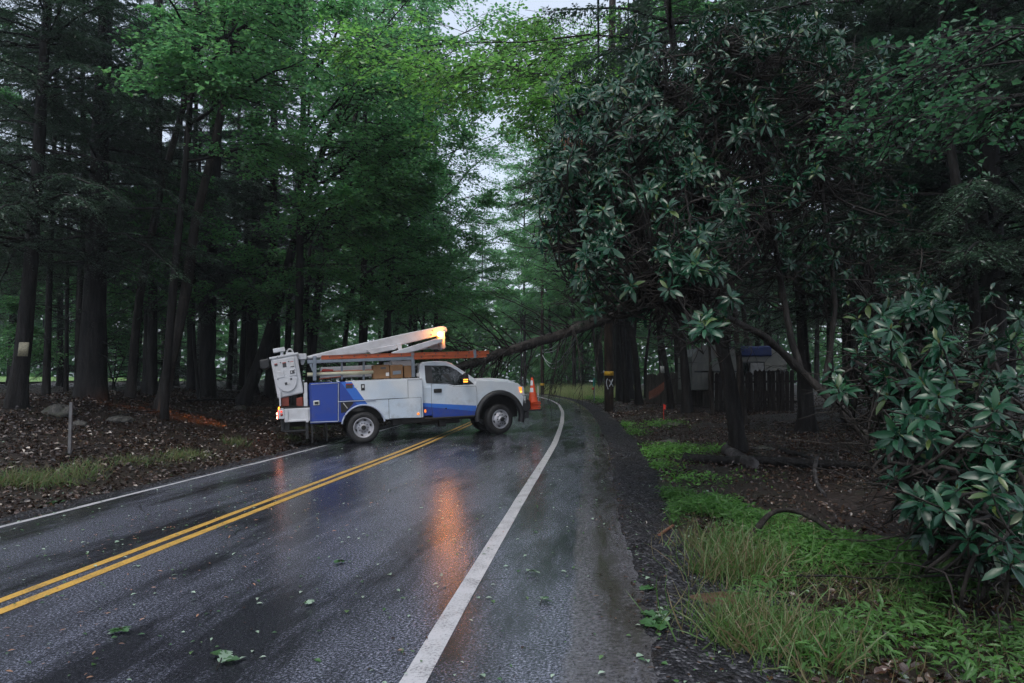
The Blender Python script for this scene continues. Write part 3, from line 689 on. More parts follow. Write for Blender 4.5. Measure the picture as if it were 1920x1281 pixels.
scatter(24, 3, 40, 78, 130, 3.5, [('broad', 4)], 'distant pale green tree closing the view behind the road bend', 'distant trees behind the bend', 'distant_tree', smin=.9, smax=1.3)
scatter(26, -70, -52, 12, 120, 3.5, [('broad', 4)], 'distant leafy tree on the far side of the lit lawn', 'trees beyond the lawn', 'distant_tree', smin=.8, smax=1.2)
scatter(26, -28, -13, 21, 60, 1.2, [('hsap', 2), ('sap', 2)], 'small sapling growing in the shade of the left woods', 'saplings in the left woods', 'sapling', 'sapling', .6, 1.3)
scatter(9, 2.8, 7, 44, 75, 1.2, [('hsap', 2), ('sap', 2)], 'leafy sapling or bush on the far right roadside', 'roadside saplings on the right', 'sapling', 'sapling', .7, 1.4)
scatter(9, -9.5, -7.4, 34, 72, 1.2, [('sap', 2)], 'leafy sapling low on the left roadside beyond the truck', 'roadside saplings on the left', 'sapling', 'sapling', .7, 1.4)
for i, (x, y, s) in enumerate(((5.2, 57, 1.15), (7.5, 50, 1.05), (4.2, 70, 1.25), (8.2, 63, 1.2), (1.5, 80, 1.3), (6.5, 78, 1.3))):
    place('broad', i % 4, x, y, s, s * 1.05, 'pale leafy tree on the outside of the far road bend', 'tree', 'tall trees closing the road bend', 'roadside_tree')
# ------------------------------------------------------------------ the bucket truck (built in its own frame: x forward, y left, z up)
_c = ground_hit(683, 832)
_n = nrm(np.array([-.045, .0045, 1.])); _f = np.array([.954, .298, 0.]); _f = nrm(_f - _n * (_f @ _n)); _l = np.cross(_n, _f)
_O = _c + 1.1 * _l; _O[2] = float(zroad(lat_of(_O[0], _O[1])))
_O = _O - _n * 0.0
TM = Matrix(((_f[0], _l[0], _n[0], _O[0]), (_f[1], _l[1], _n[1], _O[1]), (_f[2], _l[2], _n[2], _O[2]), (0, 0, 0, 1)))
_Rt = np.stack([_f, _l, _n])                     # world -> truck rows
def loc(px, py, yl=-1.1):
    o = _Rt @ (EYE - _O); d = _Rt @ ray(px, py); t = (yl - o[1]) / d[1]; p = o + d * t; return (p[0], p[2])
def locs(pts, yl=-1.1): return [loc(px, py, yl) for px, py in pts]
def on_truck(p): return _O + _f * p[0] + _l * p[1] + _n * p[2]

truck = thing('bucket_truck', 'white and blue utility bucket truck parked across the road with amber lights on', 'truck')
truck.matrix_world = TM

def livery(name, fn, dirt=.35):
    """white paint with the blue band painted on by place; fn(node-tree, x, z) -> mask of dark blue, mask of mid blue"""
    t = NT(name); s = t.n('ShaderNodeSeparateXYZ'); t.l(t.tc.outputs['Object'], s.inputs[0]); x, z = s.outputs[0], s.outputs[2]
    a, b = fn(t, x, z)
    n = t.noise(1.4, 5, .6)
    c = t.ramp(n, [(.35, (.56, .6, .64)), (.65, (.66, .69, .72))])
    pale = t.math('MULTIPLY', t.ramp(t.noise(.9, 2, .5), [(.42, (0,)), (.62, (1,))]), .5)
    c = t.mix(pale, c, (.42, .56, .72))
    c = t.mix(b, c, (.025, .14, .55)); c = t.mix(a, c, (.008, .045, .3))
    grime = t.math('MULTIPLY', t.ramp(t.noise(5, 6, .7), [(.45, (0,)), (.75, (1,))]), t.math('SUBTRACT', 1., t.math('DIVIDE', t.math('SUBTRACT', z, .5), .9), True))
    c = t.mix(t.math('MULTIPLY', grime, dirt * 1.6), c, (.1, .085, .07))
    t.set(Base_Color=c, Roughness=t.ramp(n, [(.3, (.28,)), (.7, (.42,))])); t.bsdf.inputs['Coat Weight'].default_value = .25
    return t.m
def step_lt(t, v, edge, soft=.006):      # 1 where v < edge
    return t.math('DIVIDE', t.math('SUBTRACT', edge, v), soft, True)
(_x1, _z1), (_x2, _z2) = loc(639, 716), loc(672, 762)          # slanted edge of the dark blue
_k = (_x2 - _x1) / (_z2 - _z1)
def _body(t, x, z):
    q = t.math('SUBTRACT', x, t.math('MULTIPLY', z, _k)); q0 = _x1 - _k * _z1
    return step_lt(t, q, q0), step_lt(t, q, q0 + .26)
def _line(a, b):
    (xa, za), (xb_, zb_) = loc(*a, -1.0), loc(*b, -1.0); k = (zb_ - za) / (xb_ - xa); return k, za - k * xa
def _cab(t, x, z):
    lim = t.math('DIVIDE', t.math('SUBTRACT', 3.02, x), .004, True)
    out = []
    for pa, pb in (((793, 762), (893, 771)), ((793, 755.5), (893, 760.5))):
        k, q0 = _line(pa, pb); out.append(t.math('MULTIPLY', step_lt(t, t.math('SUBTRACT', z, t.math('MULTIPLY', x, k)), q0), lim))
    return out[0], out[1]
M_body = livery('service_body_paint', _body); M_cab = livery('cab_paint', _cab, .4)
M_tw = simple('white_boom_paint', (.56, .57, .6), .38, var=.12, dirt=(.3, .28, .26)); M_bw = simple('bucket_gelcoat', (.54, .55, .58), .35, var=.1, dirt=(.36, .34, .33))
M_blk = simple('black_plastic', (.012, .012, .013), .45, var=.3); M_rub = simple('tyre_rubber', (.016, .016, .017), .7, var=.35, scale=14, dirt=(.05, .045, .04))
M_rim = simple('painted_wheel_steel', (.5, .5, .54), .42, metal=.35, var=.25, dirt=(.07, .06, .05)); M_dark = simple('dark_undercarriage', (.012, .011, .01), .6, var=.4)
M_steel = simple('galvanised_rack_steel', (.2, .23, .27), .42, metal=.5, var=.2); M_chr = simple('bright_latch_metal', (.55, .55, .53), .25, metal=.9)
M_seam = simple('door_seam_rubber', (.02, .022, .03), .6); M_or = simple('orange_fibreglass', (.42, .09, .028), .45, var=.25, dirt=(.16, .06, .035))  # M_seam: dark rubber of the door seams and camper trim
M_trim = simple('pale_edge_trim', (.38, .42, .52), .35, var=.1)
M_blue = simple('blue_cabinet_paint', (.008, .045, .31), .3, var=.15, coat=.2)
M_card = simple('brown_cardboard', (.2, .105, .045), .75, var=.25, dirt=(.1, .05, .025)); M_conduit = simple('cream_plastic_pipe', (.52, .5, .36), .4, var=.1)
M_red = simple('red_paint', (.35, .03, .02), .4); M_sticker = simple('decal_print', (.05, .05, .055), .5, var=.4); M_decal_w = simple('decal_paper', (.6, .6, .6), .5)
t = NT('dark_window_glass'); t.set(Base_Color=t.ramp(t.noise(3, 2), [(.3, (.004, .006, .006)), (.7, (.012, .016, .016))]), Roughness=.04); t.bsdf.inputs['Specular IOR Level'].default_value = .9; M_glass = t.m
M_amber = emit('amber_beacon_lamp', (1, .34, .045), 27, (.5, .15, .01)); M_amber2 = emit('amber_marker_lamp', (1, .33, .03), 2.2, (.5, .15, .01)); M_amberdim = emit('amber_lens', (1, .22, .02), 1.0, (.4, .1, .01))
M_tail = emit('red_tail_lamp', (1, .07, .04), 1.0, (.4, .02, .01)); M_tailhot = emit('lit_tail_bulb', (1, .4, .25), 4, (.6, .3, .2)); M_lens = simple('clear_lens', (.55, .56, .58), .12)

YN = -1.1           # near side of the service body
# --- chassis, underside
g = G(); g.box((-1.9, -.42, .5), (4.35, -.32, .74)); g.box((-1.9, .32, .5), (4.35, .42, .74)); g.box((1.55, -.75, .36), (2.6, .75, .6)); g.box((3.0, -.6, .42), (4.3, .6, 1.15))
g.tube([(0, -.95, .4), (0, .95, .4)], .11, 12); g.box((-.3, -.3, .25), (.3, .3, .5)); g.box((-.75, -.78, .6), (.75, .78, .95))
g.tube([(3.68, -.85, .4), (3.68, .85, .4)], .08, 10); g.box((1.0, -1.0, .44), (1.75, -.7, .58)); g.box((2.0, -.85, .3), (2.2, -.6, .5)); g.box((.75, -.95, .42), (1.2, -.6, .6))
g.build('chassis', M_dark, truck, bevel=.01)

# --- service body sides with wheel arch
def arc(cx, cz, r, a0, a1, n): return [(cx + r * math.cos(a), cz + r * math.sin(a)) for a in np.linspace(R(a0), R(a1), n)]
xb, xf = loc(580, 716)[0], loc(791, 710)[0]; zt = 1.585; zb = .585
side = [(xb, zb), (-.52, zb)] + arc(0.0, .44, .54, 165, 18, 18) + [(.56, zb), (xf, zb), (xf, zt), (xb, zt)]
for y0, y1 in ((YN, -.62), (1.1, .62)):
    g = G(); g.prism(side, y0, y1); o = g.build('cabinet', M_body, truck, bevel=.012)
g = G(); g.box((xb + .02, -.62, .8), (xf - .02, .62, .9)); g.box((xf - .05, -.62, .9), (xf, .62, 1.5)); g.build('bed_floor', M_dark, truck)
# raised white lid along the top of the near cabinet, pale trim lines
g = G(); g.box((loc(648, 712)[0], YN - .012, zt - .01), (xf + .01, -.6, zt + .035)); g.build('cabinet_lid', M_tw, truck, bevel=.008)
g = G(); p = locs([(581, 718.5), (640, 716)]); g.box((xb + .0, YN - .008, zt - .012), (loc(648, 712)[0], -.62, zt + .02)); g.build('cabinet_lid', M_blue, truck, bevel=.006)
# cabinet doors: thin panels 8 mm proud with dark gaps round them
def door(name, pts, mats=M_body, label=None):
    q = locs(pts, YN)
    cx = sum(a for a, _ in q) / len(q); cz = sum(b for _, b in q) / len(q)
    g = G(); g.prism([(cx + (a - cx) * 1.0 + math.copysign(.009, a - cx), cz + (b - cz) + math.copysign(.009, b - cz)) for a, b in q], YN - .004, YN + .01); gap = g.build('door_seal', M_seam, truck)
    g = G(); g.prism(q, YN - .016, YN + .01); d = g.build(name, mats, truck, bevel=.005); gap.parent = d
    if label: d['label'] = label
    return d
d1 = door('cabinet_door', [(583, 720.5), (633, 717.5), (633, 789.5), (584, 791)], M_body, 'blue rear cabinet door with a silver latch')
q = locs([(583, 721), (633, 718)]); g = G(); g.tube([(q[0][0], YN - .02, q[0][1]), (q[1][0], YN - .02, q[1][1])], .009, 6); g.build('hinge_strip', M_trim, d1)
q0, q1 = loc(587, 751.5), loc(599.5, 760); g = G(); g.box((q0[0], YN - .035, q1[1]), (q1[0], YN - .012, q0[1])); la = g.build('latch', M_chr, d1, bevel=.012)
g = G(); g.box((q0[0] + .035, YN - .045, q1[1] + .025), (q1[0] - .03, YN - .03, q0[1] - .03)); g.build('latch_paddle', M_blk, la, bevel=.004)
d2 = door('cabinet_door', [(636.5, 717.5), (764, 711), (765, 746), (637, 752)], M_body, 'wide upper cabinet door crossing from blue to white')
q0, q1 = loc(676.5, 720.5), loc(684, 732); g = G(); g.box((q0[0], YN - .03, q1[1]), (q1[0], YN - .012, q0[1])); la = g.build('latch', M_blk, d2, bevel=.01)
q0, q1 = loc(678.6, 722.5), loc(682.4, 727); g = G(); g.box((q0[0], YN - .038, q1[1]), (q1[0], YN - .028, q0[1])); g.build('latch_paddle', M_decal_w, la)
g = G()
for a, b, c in ((648, 661.5, 0), ):
    q0, q1 = loc(648, 719.8), loc(661.5, 728.2); g.box((q0[0], YN - .019, q1[1]), (q1[0], YN - .012, q0[1]), 0); q1b = loc(661.5, 721.5); g.box((q0[0], YN - .021, q1b[1]), (q1[0], YN - .018, q0[1]), 1)
q = loc(668, 724); g.lathe([(.052, 0), (.044, -.002), (.03, -.002)], 'y', (q[0], YN - .0165, q[1]), 24, 2)
split(g.build('decal', [M_sticker, M_red, M_decal_w], d2))
d3 = door('cabinet_door', [(729, 749), (789, 745.5), (790, 783), (730, 784.5)], M_body, 'white front lower cabinet door')
q = loc(784, 776); g = G(); g.lathe([(.032, 0), (.032, -.012), (.02, -.018), (.001, -.02)], 'y', (q[0], YN - .016, q[1]), 16); g.build('side_marker', M_amberdim, truck)
g = G(); q = locs([(634.5, 753.5), (704, 750.3)]); g.tube([(q[0][0], YN - .018, q[0][1]), (q[1][0], YN - .018, q[1][1])], .012, 6)
q = locs([(634.5, 718), (634.5, 789)]); g.tube([(q[0][0], YN - .014, q[0][1]), (q[1][0], YN - .014, q[1][1])], .01, 6)
q = locs([(582, 792), (634, 790)]); g.tube([(q[0][0], YN - .012, q[0][1]), (q[1][0], YN - .012, q[1][1])], .012, 6); split(g.build('body_trim', M_trim, truck))
# black recess with a white stay in front of the arch, under the slanted door
g = G(); q = locs([(638.5, 755), (662.5, 753.5), (662.5, 756.5), (648, 773), (639.5, 774.5)]); g.prism(q, YN - .009, YN + .05)
o = g.build('recess', M_dark, truck); g = G(); q = locs([(643.5, 755.5), (651.5, 766)]); g.tube([(q[0][0], YN - .016, q[0][1]), (q[1][0], YN - .016, q[1][1])], .011, 6); g.build('stay', M_decal_w, o)
g = G(); q = locs([(655, 770), (673, 763.5), (684, 769), (668, 772)]); g.prism(q, YN - .006, YN + .02); g.build('arch_opening', M_dark, truck)
# fender lip
g = G(); a = np.linspace(R(170), R(10), 30); g.tube(np.stack([.545 * np.cos(a), np.full(30, YN - .01), .44 + .545 * np.sin(a)], 1), .022, 8); g.build('arch_lip', M_trim, truck)

# --- cab: lower shell with bonnet, glasshouse, doors
CY = -1.0
low = [(1.5, .60), (2.98, .60), (3.02, .72)] + arc(3.68, .47, .64, 157, 12, 18) + [(4.34, .7), (4.40, .98), (4.36, 1.22), (4.25, 1.36), (3.9, 1.435), (3.06, 1.52), (3.0, 1.39), (1.5, 1.385)]
g = G(); g.prism(low, CY, -CY); g.build('cab_body', M_cab, truck, bevel=.05)
g = G(); g.prism([(2.85, 1.47), (3.05, 1.55), (3.5, 1.545), (4.0, 1.48), (4.25, 1.38), (4.25, 1.2), (2.85, 1.2)], -.82, .82); g.build('bonnet', M_cab, truck, bevel=.05)
# glasshouse: tapered shell
zr = 2.03
lo = [(1.50, 1.46), (3.04, 1.50)]; pr_lo = [(1.50, CY + .015), (3.02, CY + .015), (3.02, -CY - .015), (1.50, -CY - .015)]
prof = [(1.5, 1.36), (3.04, 1.36), (3.04, 1.53), (2.42, 1.985), (2.28, 2.045), (1.95, 2.065), (1.64, 2.045), (1.55, 1.98), (1.5, 1.75)]
def inset(z): return max(0., (z - 1.42)) * .3
g = G(); n = len(prof)
V = [(x, CY + .015 + inset(z), z) for x, z in prof] + [(x, -CY - .015 - inset(z), z) for x, z in prof]
F = [list(range(n))[::1], list(range(2 * n - 1, n - 1, -1))] + [[i, i + n, (i + 1) % n + n, (i + 1) % n] for i in range(n)]
g.add(V, F); g.build('cab_roof', M_cab, truck, bevel=.035)
def glass_side(name, pts, m, proud, sgn=-1):
    q = locs(pts, CY + .07)
    ar = sum(q[i][0] * q[(i + 1) % len(q)][1] - q[(i + 1) % len(q)][0] * q[i][1] for i in range(len(q)))
    V = [(x, CY + .015 + inset(z) - proud, z) for x, z in q] + [(x, CY + .05 + inset(z), z) for x, z in q]; k = len(q)
    g = G(); g.add(V, [list(range(k)) if ar > 0 else list(range(k))[::-1]] + [[i, (i + 1) % k, (i + 1) % k + k, i + k] for i in range(k)], 0); return g.build(name, m, truck)
o = glass_side('window_frame', [(797.3, 685.2), (836, 685.2), (845, 687.5), (857, 694), (868, 703), (880, 713.5), (889.5, 722), (868, 723.3), (853, 723.3), (846, 721.5), (838, 719), (799, 718.6), (797.6, 712)], M_blk, .006)
w = glass_side('side_window', [(810, 686.2), (836, 686.2), (845, 688.6), (856.5, 695), (867, 703.5), (867, 722.2), (853, 722.2), (846, 720.5), (838, 717.8), (811, 717.5)], M_glass, .010)
g = G(); g.add([(3.0, -.80, 1.53), (3.0, .80, 1.53), (2.45, .64, 1.965), (2.45, -.64, 1.965)], [[0, 1, 2, 3]]); V = np.array(g.V[0]) + np.array([.012, 0, .016])
g = G(); g.add(V, [[0, 1, 2, 3]]); g.build('windscreen', M_glass, truck)
g = G(); g.add([(1.49, -.72, 1.55), (1.49, .72, 1.55), (1.5, .66, 1.95), (1.5, -.66, 1.95)], [[0, 3, 2, 1]]); g.build('rear_window', M_glass, truck)
# cab door panel lines, handle
def sline(pts, r, m, name, y=CY - .001, parent=None):
    q = locs(pts, CY); g = G(); g.tube(smooth_path([(a, y, b) for a, b in q], 14), r, 6); return g.build(name, m, parent or truck)
q = locs([(808.8, 720), (838, 720.5), (852, 725.5), (892, 724.5), (894, 736), (894.5, 779), (812, 783), (809.5, 760)], CY)
g = G(); g.prism(q, CY - .0065, CY + .02); dr = g.build('cab_door', M_cab, truck, bevel=.005)
cx = sum(a for a, _ in q) / len(q); cz = sum(b for _, b in q) / len(q)
g = G(); g.prism([(a + math.copysign(.007, a - cx), b + math.copysign(.007, b - cz)) for a, b in q], CY - .0025, CY + .02); g.build('door_seal', M_seam, dr)
q0, q1 = loc(813, 729.5, CY), loc(828, 736, CY); g = G(); g.box((q0[0], CY - .045, q1[1]), (q1[0], CY - .004, q0[1])); g.build('handle', M_blk, dr, bevel=.014)
q = loc(836.5, 766, CY); g = G(); g.lathe([(.022, 0), (.018, -.008), (.001, -.009)], 'y', (q[0], CY - .007, q[1]), 16); g.build('badge', M_blk, dr)
# rocker step, rusty orange post at the cab rear corner
g = G(); g.box((1.56, CY + .03, .47), (2.97, CY + .3, .56)); g.tube([(1.6, CY - .02, .53), (2.95, CY - .02, .53)], .03, 8); g.build('running_board', M_dark, truck, bevel=.01)
q = loc(797, 774, CY); g = G(); g.box((1.515, CY - .012, .56), (1.545, CY + .05, 1.05)); g.build('corner_post', simple('rusty_trim', (.25, .11, .05), .6), truck)
g = G(); g.box((1.60, CY - .012, .7), (1.64, CY + .01, .78)); g.build('side_marker', M_amberdim, truck)
# wheel flare, bumper, lamps, grille
g = G(); n = 28; a = np.linspace(R(188), R(-16), n)
for ro, yo, ri in ((.68, CY - .075, .56),):
    V = []
    for i in range(n):
        for r, y in ((ri, CY + .12), (ri, yo + .01), (ri + .03, yo - .005), (ro - .02, yo), (ro + .02, CY + .0), (ro, CY + .1)):
            e = 1.0 + .06 * max(0, math.sin(a[i]))
            V.append((3.67 + r * math.cos(a[i]) * 1.02, y, .46 + r * math.sin(a[i]) * e))
    F = [[i * 6 + j, i * 6 + j + 1, (i + 1) * 6 + j + 1, (i + 1) * 6 + j] for i in range(n - 1) for j in range(5)]
    g.add(V, F, 0, True)
g.build('wheel_flare', M_blk, truck)
g = G(); g.prism([(4.3, .56), (4.5, .56), (4.58, .64), (4.58, .86), (4.5, .9), (4.3, .9)], -.98, .98); g.build('bumper', M_blk, truck, bevel=.03)
g = G(); g.prism([(4.38, .4), (4.5, .38), (4.52, .56), (4.4, .56)], -.98, -.7); g.build('air_dam', M_blk, truck)
g = G(); g.box((4.3, -.66, .92), (4.42, .66, 1.3)); g.build('grille', M_blk, truck, bevel=.02)
q = locs([(971, 724), (981, 725), (983, 740), (980, 743), (972.5, 733)], CY + .03); g = G(); g.prism(q, CY - .012, CY + .16); hl = g.build('headlight', M_lens, truck, bevel=.012)
q = locs([(972.2, 725.5), (977.6, 726), (978.5, 737), (973.6, 733)], CY); g = G(); g.prism(q, CY - .02, CY + .05); g.build('turn_lamp', M_amberdim, hl)
q = loc(976.2, 734.5, CY); g = G(); g.lathe([(.0, -.012), (.024, -.006), (.026, .0)], 'y', (q[0], CY - .021, q[1]), 14); g.build('bulb', M_amber2, hl)
q = locs([(981, 741), (984.5, 742), (985.5, 758), (982, 755)], CY + .06); g = G(); g.prism(q, CY + .02, CY + .2); g.build('headlight_trim', M_chr, truck, bevel=.01)
# mirror on its arm
q0, q1 = loc(867.5, 698.5, -1.28), loc(878.5, 720.5, -1.28)
g = G(); g.prism([(q0[0] + .02, q1[1]), (q1[0], q1[1] + .02), (q1[0] - .01, q0[1] - .05), (q0[0] + .07, q0[1]), (q0[0], q0[1] - .06)], -1.38, -1.2); mi = g.build('wing_mirror', M_blk, truck, bevel=.03)
g = G(); g.box((q1[0] - .03, -1.22, 1.5), (q1[0] + .02, -.95, 1.56)); g.build('mirror_arm', M_blk, mi)
for py in (711.2, 715): 
    a, b = loc(869, py, -1.38), loc(877, py + 1.6, -1.38); g = G(); g.box((a[0], -1.39, b[1]), (b[0], -1.37, a[1])); g.build('mirror_marker', M_amber2, mi)

# --- wheels
def wheel(name, x, y, steer=0, dual=False, side=-1):
    w = bpy.data.objects.new(name, None); COL.objects.link(w); w.parent = truck; w.location = (x, y, .405); w.rotation_euler = (0, 0, steer)
    prof = [(.255, .0), (.27, -.015), (.33, -.022), (.375, -.012), (.398, .01), (.405, .035), (.405, .19), (.398, .215), (.375, .235), (.33, .245), (.255, .225)]
    g = G(); g.lathe(prof, 'y', (0, 0, 0), 56)
    a = np.linspace(0, 2 * math.pi, 60, endpoint=False)
    for yy in (.05, .095, .14, .185):                                   # tread blocks
        for i, t_ in enumerate(a):
            c, s = math.cos(t_), math.sin(t_); r = .408; u = .016
            V = [((r + h) * c - k * s, yy + dy, (r + h) * s + k * c) for h in (-.01, .004) for dy in (-.018, .018) for k in (-u, u)]
            g.add(V, np.array([(0, 1, 3, 2), (4, 6, 7, 5), (0, 4, 5, 1), (2, 3, 7, 6), (0, 2, 6, 4), (1, 5, 7, 3)]))
    g.build('tyre', M_rub, w)
    d = .085 if dual else -.012
    if dual: rp = [(.262, .0), (.25, -.012), (.238, .0), (.225, .03), (.215, .085), (.17, .1), (.12, .085), (.085, .075), (.08, .03), (.07, .02), (.001, .02)]
    else: rp = [(.262, .0), (.25, -.012), (.236, .004), (.222, .035), (.205, .04), (.175, .0), (.14, -.03), (.095, -.04), (.075, -.045), (.07, -.085), (.05, -.095), (.001, -.095)]
    g = G(); g.lathe(rp, 'y', (0, -.004, 0), 44); g.build('rim', M_rim, w)
    g = G()
    for k in range(6):
        t_ = k * math.pi / 3 + .3; r = .192; yy = .075 if dual else .012
        c, s = math.cos(t_), math.sin(t_); ring = []
        for j in range(12):
            b = j * math.pi / 6; rr, tt = .02 * math.cos(b), .036 * math.sin(b); ring.append(((r + rr) * c - tt * s, yy - .012 + (0 if dual else (.0 - rr * .9)), (r + rr) * s + tt * c))
        g.add(ring + [(x_ * .98, yy + .03, z_ * .98) for x_, yy_, z_ in ring], [list(range(12))[::-1]] + [[j, (j + 1) % 12, (j + 1) % 12 + 12, j + 12] for j in range(12)])
    split(g.build('hand_hole', M_dark, w))
    g = G()
    for k in range(10):
        t_ = k * math.pi / 5; g.lathe([(.013, .0), (.013, -.022), (.008, -.026), (.001, -.026)], 'y', (.118 * math.cos(t_), (.088 if dual else -.035), .118 * math.sin(t_)), 8)
    g.lathe([(.062, .0), (.062, -.045), (.045, -.06), (.001, -.06)], 'y', (0, .06 if dual else -.08, 0), 20, smooth=False); g.build('hub', M_blk if not dual else M_dark, w)
    return w
wheel('front_wheel', 3.68, -1.0, R(14)); w = wheel('front_wheel', 3.68, 1.0, R(180 + 14))
wheel('rear_wheel', 0, -1.08, 0, True); wheel('rear_wheel', 0, -.8, 0, True); w = wheel('rear_wheel', 0, 1.08, R(180), True); w = wheel('rear_wheel', 0, .8, R(180), True)
g = G(); g.box((-.92, -1.05, .12), (-.9, -.55, .6)); g.build('mud_flap', M_blk, truck); g = G(); g.box((-.92, .55, .12), (-.9, 1.05, .6)); g.build('mud_flap', M_blk, truck)

# --- rear platform, step, tail lamps
q0, q1 = loc(533, 764), loc(581, 788)
g = G(); g.box((q0[0], YN, q1[1]), (xb - .005, 1.1, q0[1] - .04)); g.box((q0[0] - .0, YN - .02, q1[1] - .02), (xb - .01, YN + .02, q1[1] + .03)); g.build('tail_shelf', M_tw, truck, bevel=.012)
g = G(); a, b = loc(573, 764)[0], loc(578, 764)[0]; g.box((a, YN - .03, q1[1] - .05), (b, YN - .005, q0[1] - .05)); g.box((q0[0] + .005, YN - .02, q1[1] - .0), (q0[0] + .09, YN - .004, q0[1] - .05)); split(g.build('shelf_bracket', M_tw, truck, bevel=.006))
g = G(); g.box((q0[0] - .02, YN + .02, q0[1] - .04), (xb - .0, 1.08, q0[1])); g.build('tread_plate', M_blk, truck)
x0, z0_ = loc(526, 772, YN); zc = z0_
g = G(); g.box((q0[0] - .14, YN + .0, q1[1] + .07), (q0[0] - .003, -.6, q0[1] - .06)); g.box((q0[0] - .14, .6, q1[1] + .07), (q0[0] - .003, 1.1, q0[1] - .06)); split(g.build('lamp_box', M_tw, truck, bevel=.01))
for y in (-.86, .86):
    g = G(); g.box((q0[0] - .165, y - .2, q1[1] + .1), (q0[0] - .141, y + .2, q0[1] - .07)); tl = g.build('tail_light', M_tail, truck, bevel=.01)
    g = G()
    for dy, dz in ((-.1, .2), (.06, .19), (-.08, .1)): g.lathe([(.0, -.03), (.03, -.02), (.04, 0)], 'x', (q0[0] - .165, y + dy, q1[1] + dz), 12)
    split(g.build('bulb', M_tailhot, tl))
p = loc(527.5, 772, YN); g = G(); g.lathe([(.0, -.02), (.022, -.012), (.026, 0)], 'y', (p[0], YN - .002, p[1]), 14); g.build('side_marker', M_tail, truck)
p = loc(528, 778, YN); g = G(); g.lathe([(.0, -.014), (.03, -.008), (.034, 0)], 'y', (p[0], YN - .002, p[1]), 14); g.build('reflector', M_red, truck)
g = G(); g.box((q0[0] - .1, -.95, .42), (q0[0] + .12, -.3, q1[1] + .06)); g.box((q0[0] - .1, .3, .42), (q0[0] + .12, .95, q1[1] + .06)); split(g.build('rear_bumper', M_blk, truck, bevel=.02))
a, b, c, d = loc(533, 788), loc(577, 788), loc(577, 811), loc(533, 809)
g = G(); g.tube([(a[0], YN + .03, a[1]), (d[0], YN + .03, d[1]), (c[0], YN + .03, c[1]), (b[0], YN + .03, b[1])], .022, 6); g.box((c[0] - .05, YN, c[1] - .16), (c[0] + .02, YN + .06, b[1])); g.box((d[0], YN, d[1] - .02), (c[0], YN + .3, d[1] + .02)); g.build('folding_step', M_blk, truck)
a, b = loc(583.5, 794), loc(587.5, 830); g = G(); g.box((a[0], YN + .02, b[1]), (b[0], YN + .1, a[1])); g.build('outrigger_leg', M_blk, truck)

# --- bucket on its rest at the tail
YB0, YB1 = -.98, -.3
def panel(pts, y, th, mi=0, g=None): g = g or G(); g.prism(locs(pts, y), y - th, y + .004, mi); return g
bk = [(506.5, 671), (548, 663.6), (557, 662.5), (569.5, 737), (520.8, 748)]
g = G(); g.prism(locs(bk, YB0), YB0, YB1); bucket = g.build('bucket', M_bw, truck, bevel=.035)
rim = locs([(504.5, 670.5), (558.8, 660.6), (559.6, 664.6), (505.3, 674.5)], YB0); g = G(); g.prism(rim, YB0 - .025, YB1 + .025); g.build('bucket_rim', M_bw, bucket, bevel=.012)
def tilt(u, v):           # plate coordinates (pixels along the tilted bucket) -> pixel
    return (512 + u + v * .155, 676.2 - u * .175 + v)
plate = [tilt(0, 16)] + [tilt(0, 38)] + [tilt(19.5 - 19.5 * math.cos(t_), 38 + 24 * math.sin(t_)) for t_ in np.linspace(.15, math.pi - .15, 14)] + [tilt(39, 38), tilt(39, 0), tilt(0, 0)]
g = panel(plate, YB0, .035); g.build('cover_plate', M_bw, bucket, bevel=.01)
g = G()
for (u, v, w_, h_) in ((4, 22, 12, 12), (26, 22, 13, 12)): panel([tilt(u, v), tilt(u + w_, v), tilt(u + w_, v + h_), tilt(u, v + h_)], YB0 - .034, .012, 0, g)
split(g.build('pocket_frame', M_tw, bucket, bevel=.006))
g = G()
for (u, v, w_, h_, m) in ((1, 7.5, 6, 4, 0), (1, 6.4, 6, 1.3, 1), (16, 8, 7, 8, 0), (16, 6.8, 7, 1.4, 1), (30, 8.5, 7, 8, 2), (30, 14, 7, 3.8, 0), (30, 7.4, 7, 1.3, 1), (28, 24, 8, 6, 0), (29.5, 25, 2, 4, 2), (15, 44, 4.5, 5, 0), (20, 45, 5, 4, 2), (26, 38, 3.5, 3, 0)):
    panel([tilt(u, v), tilt(u + w_, v), tilt(u + w_, v + h_), tilt(u, v + h_)], YB0 - .036 - .002 * m - (.014 if 22 < v < 36 else 0), .004, m, g)
split(g.build('decal', [M_sticker, M_red, M_decal_w], bucket))
g = G()
for px, py in ((520, 670), (526, 680), (541, 678), (552, 694), (521, 711)):
    p = loc(px, py, YB0); g.lathe([(.014, 0), (.014, -.012), (.001, -.014)], 'y', (p[0], YB0 - .034, p[1]), 8)
split(g.build('bolt', M_sticker, bucket))
p0, p1 = loc(512.5, 652.5, -.7), loc(534.5, 661, -.7); g = G(); g.prism(locs([(511.5, 654.5), (533.5, 651), (535, 658.5), (522, 660), (513, 662)], -.7), -.8, -.5); g.prism(locs([(525, 659), (531, 658), (532, 668), (526, 669)], -.7), -.72, -.62); g.build('control_box', M_tw, bucket, bevel=.012)
p = loc(543.5, 661, -.7); a = np.linspace(R(-10), R(190), 14); g = G(); g.tube(np.stack([p[0] + .07 * np.cos(a), np.full(14, -.7), p[1] + .085 * np.sin(a)], 1), .022, 8); g.box((p[0] - .1, -.78, p[1] - .12), (p[0] + .1, -.62, p[1] + .0)); g.build('lifting_eye', M_tw, bucket, bevel=.006)
g = G(); g.prism(locs([(487, 676), (505, 672.5), (508, 688), (498, 694), (489, 692)], -.5), -.75, -.35); g.build('tool_apron', M_blk, bucket, bevel=.03)
